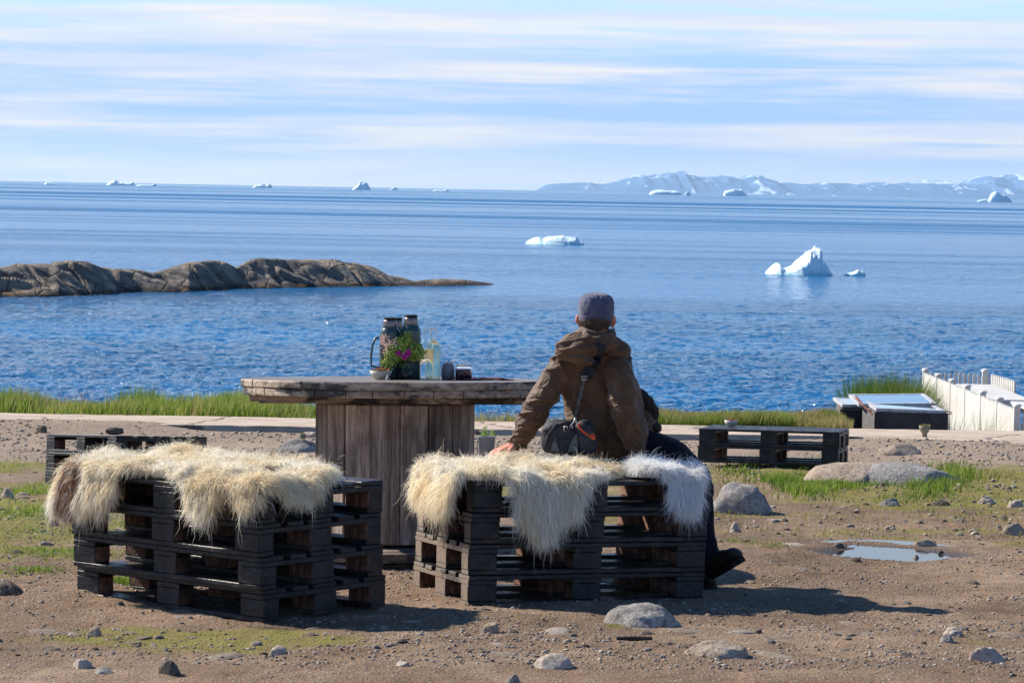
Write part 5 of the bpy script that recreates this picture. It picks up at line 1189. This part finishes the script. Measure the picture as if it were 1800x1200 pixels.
# ------------------------------------------------------------------ grass
def gmat(name, cols):
    m = MT(name, .55, .3); col = m.ramp(m.attr('tint'), cols); tr = m.node('ShaderNodeBsdfTranslucent', {0: col}); m.set(m.b.inputs['Base Color'], col)
    mx = m.node('ShaderNodeMixShader', {0: .45, 1: m.b.outputs[0], 2: tr.outputs[0]}); m.L.new(mx.outputs[0], m.N['Material Output'].inputs[0]); return m.m
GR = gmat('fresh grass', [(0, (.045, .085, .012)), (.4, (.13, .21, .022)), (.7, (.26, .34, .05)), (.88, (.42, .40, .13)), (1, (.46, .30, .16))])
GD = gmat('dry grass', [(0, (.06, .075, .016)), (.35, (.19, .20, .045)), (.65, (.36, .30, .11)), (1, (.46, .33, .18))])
def grass(name, x, y, hgt, mat, seed, label, w=.004, lean=.35, tint=None, zf=ground):
    rg = np.random.default_rng(seed); n = len(x); z = zf(x, y)-.01; K = 4
    ang = rg.uniform(0, 2*np.pi, n); d = np.stack([np.cos(ang), np.sin(ang)], -1)*(lean*rg.random(n)**.7)[:, None]; d[:, 0] += .10
    h = hgt*(.55+.6*rg.random(n)); t = np.linspace(0, 1, K)
    P_ = np.zeros((n, K, 3)); P_[..., 0] = x[:, None]+d[:, 0:1]*h[:, None]*t[None, :]**1.8; P_[..., 1] = y[:, None]+d[:, 1:2]*h[:, None]*t[None, :]**1.8; P_[..., 2] = z[:, None]+h[:, None]*(t-.18*t**2*np.linalg.norm(d, axis=1)[:, None]*2)[...]
    ya = rg.uniform(-1.0, 1.0, n); s_ = np.stack([np.cos(ya), np.sin(ya), np.zeros(n)], -1)*(w*(.6+.7*rg.random(n)))[:, None]
    pr = np.array([1, .85, .55, .06]); V = np.stack([P_-s_[:, None]*pr[None, :, None], P_+s_[:, None]*pr[None, :, None]], 2).reshape(-1, 3)
    base = np.arange(n)[:, None]*(2*K)+np.arange(K-1)[None, :]*2; qs = np.stack([base, base+1, base+3, base+2], -1).reshape(-1, 4)
    ti = np.clip((tint if tint is not None else .45)+rg.normal(0, .16, n)+.25*fbm(P3(x*1.3, y*1.3), 2, seed), 0, 1)
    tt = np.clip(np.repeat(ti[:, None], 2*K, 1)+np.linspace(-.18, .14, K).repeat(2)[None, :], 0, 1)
    return tag(link(name, fastmesh(name, V, qs, [mat], False, {'tint': tt.ravel()})), label, None, None, 'stuff')
rg = np.random.default_rng(11)
def scatter(n, x0, x1, y0, y1, dens=None):
    x = rg.uniform(x0, x1, n); y = rg.uniform(y0, y1, n)
    if dens is not None: k = rg.random(len(x)) < dens(x, y); x, y = x[k], y[k]
    return x, y
x, y = scatter(80000, -12.5, -1.9, 34.95, 37.9, lambda x, y: np.clip(.55+1.2*fbm(P3(x*1.6, y*1.6), 3, 201), .08, 1)*(1-.6*sm(x, -2.6, -1.9))*sm(y, 34.9+.15*np.sin(x*3), 35.3))
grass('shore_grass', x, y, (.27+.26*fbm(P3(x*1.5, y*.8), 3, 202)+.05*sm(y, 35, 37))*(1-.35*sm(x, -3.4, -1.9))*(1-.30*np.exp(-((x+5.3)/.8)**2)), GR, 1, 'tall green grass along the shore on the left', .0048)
x, y = scatter(3600, -9.5, -2.2, 35.1, 37.6, lambda x, y: sm(fbm(P3(x*1.2, y*.8), 3, 231), -.2, .3)); grass('seed_stalks', x, y, .34+.18*fbm(P3(x*1.5, y*.8), 3, 202), GD, 31, 'thin brownish seed stalks standing in the left shore grass', .003, .45, .8)
x, y = scatter(30000, 1.3, 3.98, 35.0, 37.7, lambda x, y: (.6+.6*fbm(P3(x*1.8, y*1.6), 3, 203))*sm(x, 1.3, 1.8))
grass('shore_grass', x, y, .17+.10*fbm(P3(x*1.1, y*.6), 3, 204), GD, 2, 'short yellow green grass along the shore behind the far right pallets', .0045)
x, y = scatter(20000, 1.5, 3.3, 35.0, 36.8, lambda x, y: .8+.3*fbm(P3(x*1.8, y*1.6), 3, 205)); grass('shore_grass', x, y, .19+.08*fbm(P3(x*1.4, y), 3, 206), GR, 3, 'fresh green grass just right of the man by the shore', .0045)
x, y = scatter(3000, -.8, 1.4, 35.3, 37.2, lambda x, y: .3+.7*fbm(P3(x*2.2, y), 3, 207)); grass('sparse_grass', x, y, .16+.06*fbm(P3(x*2, y), 3, 208), GD, 4, 'sparse brownish reeds on the shore between table and man', .004)
x, y = scatter(1800, 3.8, 4.05, 36.4, 37.2); grass('herbs', x, y, .20+.08*fbm(P3(x*3, y*2), 3, 209), GR, 5, 'dark green herbs growing left of the cold frames', .007, .55, .25)
x, y = scatter(9000, 4.75, 5.65, 41.0, 42.8); grass('herbs', x, y, 1.16+.20*fbm(P3(x*2.5, y*2), 3, 210), GR, 6, 'dark green herbs growing behind the cold frames', .008, .45, .12)
x, y = scatter(170, 4.9, 5.7, 41., 42.5); grass('dry_stalks', x, y, 1.5+.3*fbm(P3(x*3, y*2), 3, 211), GD, 7, 'thin dry stalks rising above the dark herbs by the fence', .003, .35, .9)
x, y = scatter(110, 5.27, 5.35, 36.3, 36.5); grass('weeds', x, y, .98+0*x, GR, 8, 'small green weeds at the foot of the white fence', .005, .25, .5); x, y = scatter(130, 5.62, 5.72, 36.3, 36.5); grass('weeds', x, y, 1.0+0*x, GR, 9, 'rightmost small green weeds before the white fence', .005, .25, .5)
# grass round the long boulders
g0 = G(1290, 870); g1 = G(1560, 858); g2 = G(1420, 800)
def dens_b(x, y):
    px = 900+FPX*x/y; py = 341+FPX*(1.92-gbase(x, y))/y
    d1 = np.exp(-((px-1430)/95)**2-((py-845)/26)**2)*1.3; d2 = np.exp(-((px-1600)/110)**2-((py-850)/15)**2)*.8; d3 = np.exp(-((px-1300)/60)**2-((py-822)/16)**2)*.55; d4 = np.exp(-((px-1690)/35)**2-((py-835)/25)**2)*.7
    d5 = np.exp(-((px-1520)/190)**2-((py-872)/12)**2)*.30
    return (d1+d2*.7+d3*.8+d4+d5)*np.clip(.28+1.5*fbm(P3(x*3.2, y*1.8), 3, 212), 0, 1)
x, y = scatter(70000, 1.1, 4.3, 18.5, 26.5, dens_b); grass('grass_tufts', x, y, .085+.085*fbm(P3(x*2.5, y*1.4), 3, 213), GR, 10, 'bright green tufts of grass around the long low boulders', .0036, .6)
x, y = scatter(26000, 1.2, 4.3, 18.2, 25.0, lambda x, y: .22*np.clip(.2+fbm(P3(x*2.2, y*1.5), 4, 214), 0, 1)*3); grass('dry_grass', x, y, .045+.02*fbm(P3(x*2.5, y*1.4), 3, 215), GD, 11, 'short dry grass on the dirt to the right', .0032, .8, .6)
x, y = scatter(52000, -4.4, -1.6, 14.6, 26.5, lambda x, y: np.clip(moss_mask(x, y)-.15, 0, 1)*(.4+.9*fbm(P3(x*3, y*2), 3, 216))); grass('short_grass', x, y, .035+.03*np.clip(fbm(P3(x*2.5, y*1.4), 3, 217), 0, 1)+.03*sm(y, 19, 23), GR, 12, 'short patchy grass on the left beside and behind the benches', .0028, .8, .62)
def tuft(px, py, n, r, h, seed):
    g = G(px, py); a = rg.normal(0, r, (n, 2)); return g.x+a[:, 0], g.y+a[:, 1]*1.2, np.full(n, h)
T = [tuft(*a) for a in ((205, 1025, 420, .05, .055, 1), (105, 972, 900, .16, .04, 2), (60, 1002, 300, .07, .04, 3), (375, 862, 300, .05, .09, 4), (110, 858, 700, .22, .08, 5), (60, 868, 300, .12, .07, 6), (1300, 952, 160, .08, .03, 7), (1355, 960, 160, .07, .03, 8), (1080, 1102, 120, .025, .02, 9), (1260, 905, 200, .15, .03, 10), (20, 900, 500, .25, .05, 11), (240, 1022, 260, .03, .06, 12), (1660, 878, 300, .3, .04, 13), (1400, 905, 200, .2, .03, 14))]
grass('grass_tufts', np.concatenate([a[0] for a in T]), np.concatenate([a[1] for a in T]), np.concatenate([a[2] for a in T]), GR, 13, 'scattered little green tufts round the benches and in the dirt', .0026, .7, .55)

# ------------------------------------------------------------------ pebbles and grit
pm_ = {}
for k in ('grey', 'tan', 'dark', 'pale'):
    pm_[k] = [fastmesh('pebble', *rock_mesh(1, .85, .42, 300+j+ord(k[0]), 2, .2), [RK[k]], True) for j in range(3)]
def blocked(x, y):
    for B in (BL, BR):
        q = B.inverted() @ Vector((x, y, 0))
        if -.05 < q.x < 1.25 and -.05 < q.y < .85: return True
    return math.hypot(x-TC.x, y-TC.y) < .86
rr = random.Random(33)
def pebbles(n, x0, x1, y0, y1, s0, s1, label, group, kinds, dens=None):
    c = 0; tries = 0
    while c < n and tries < n*60:
        tries += 1; y = rr.uniform(y0, y1); x = rr.uniform(x0, x1)*y/14.
        if blocked(x, y) or (dens and rr.random() > dens(x, y)) or math.hypot((x-PUD.x)/.5, (y-PUD.y)/.7) < 1: continue
        s = s0+(s1-s0)*rr.random()**2.2; kd = rr.choice(kinds); o = link('pebble', rr.choice(pm_[kd]), loc=(x, y, gz(x, y)-s*.04)); o.rotation_euler = (rr.uniform(-.2, .2), rr.uniform(-.2, .2), rr.uniform(0, 6.3)); o.scale = (s*rr.uniform(1., 1.8), s, s*rr.uniform(.5, .95)); tag(o, label % kd, 'pebble', (kd+' '+group)); c += 1
pebbles(105, -2.45, 2.45, 11.9, 13.9, .022, .062, 'small %s pebble on the sunlit dirt in the foreground', 'foreground pebbles', ('grey', 'tan', 'pale', 'dark', 'tan', 'tan'), lambda x, y: .25+.75*(fbm(np.array([[x*1.1, y*1.6, 0]]), 3, 230)[0] > .0)+(.5 if y < 12.5 else 0))
pebbles(70, .7, 2.5, 14.3, 21.5, .025, .08, 'small %s stone on the dirt right of the benches', 'pebbles right of the benches', ('grey', 'tan', 'pale', 'dark'))
pebbles(50, -2.5, -1.3, 14.6, 23., .025, .08, 'small %s stone on the dirt left of the benches', 'pebbles left of the benches', ('grey', 'tan', 'pale', 'dark'))
for i in range(70):
    while True:
        y = rr.choice((rr.uniform(11.9, 13.6), rr.uniform(14.5, 21))); x = rr.uniform(-2.45, 2.45)*y/14.
        if not blocked(x, y) and math.hypot((x-PUD.x)/.5, (y-PUD.y)/.7) > 1: break
    s = .05+.13*rr.random()**2; o = link('flat_stone', rr.choice(pm_[rr.choice(('pale', 'tan', 'tan'))]), loc=(x, y, gz(x, y)-s*.06)); o.rotation_euler = (0, 0, rr.uniform(0, 6.3)); o.scale = (s*rr.uniform(1.2, 2.2), s, s*.34); fr_ = y < 14; tag(o, 'flat stone bedded flush in the dirt ' + ('in the foreground' if fr_ else 'beside or behind the benches'), 'stone', 'flat stones bedded in the ' + ('foreground' if fr_ else 'middle ground'))
def grit(name, n, x0, x1, y0, y1, s0, s1, label, dens=None, mats=('tan', 'tan', 'pale', 'grey', 'dark')):
    bm = bmesh.new(); bmesh.ops.create_icosphere(bm, subdivisions=1, radius=.5); bv = np.array([q.co[:] for q in bm.verts]); bf = np.array([[q.index for q in p.verts] for p in bm.faces]); bm.free()
    y = rg.uniform(y0, y1, n); x = rg.uniform(x0, x1, n)*y/14.
    if dens is not None: k = rg.random(len(x)) < dens(x, y); x, y = x[k], y[k]
    n = len(x); s = s0+(s1-s0)*rg.random(n)**3; z = ground(x, y); a = rg.uniform(0, 6.28, n)
    v = bv[None]*(1+.35*rg.normal(0, 1, (n, len(bv), 1))*.6)*np.stack([s*rg.uniform(.8, 1.6, n), s, s*rg.uniform(.4, .9, n)], -1)[:, None, :]
    ca, sa = np.cos(a)[:, None], np.sin(a)[:, None]; v = np.stack([v[..., 0]*ca-v[..., 1]*sa, v[..., 0]*sa+v[..., 1]*ca, v[..., 2]], -1)+np.stack([x, y, z+s*.10], -1)[:, None, :]
    f = (bf[None]+(np.arange(n)*len(bv))[:, None, None]).reshape(-1, 3); mi = np.repeat(rg.integers(0, len(mats), n), len(bf))
    tag(link(name, fastmesh(name, v.reshape(-1, 3), f, [RK[k] for k in mats], False, None, mi)), label, None, None, 'stuff')
grit('gravel', 30000, -2.6, 2.6, 11.6, 18.5, .004, .020, 'fine grit scattered over the dirt', lambda x, y: np.clip(.35+1.3*fbm(P3(x*1.2, y*1.5), 4, 240)+.35*(y < 12.6), .06, 1))
grit('gravel', 26000, -2.7, 2.9, 18.5, 31.5, .008, .045, 'grey gravel between the benches and the path', lambda x, y: np.clip(.05+.9*fbm(P3(x*1.2, y*1.0), 3, 241)+.5*sm(y, 24, 28), .04, 1))
# ------------------------------------------------------------------ the air
hm = bpy.data.materials.new('haze'); hm.use_nodes = True; t = hm.node_tree; t.nodes.clear()
ho = t.nodes.new('ShaderNodeOutputMaterial'); hv = t.nodes.new('ShaderNodeVolumePrincipled'); t.links.new(hv.outputs[0], ho.inputs['Volume'])
hv.inputs['Color'].default_value = (.60, .83, 1, 1); hv.inputs['Density'].default_value = 1.9e-5; hv.inputs['Anisotropy'].default_value = .3
hb = MB().box((0, 20000, 150+SEA_Z/2), (90000, 52000, 320-SEA_Z)); ho_ = hb.build('haze', hm); tag(ho_, kind='stuff')
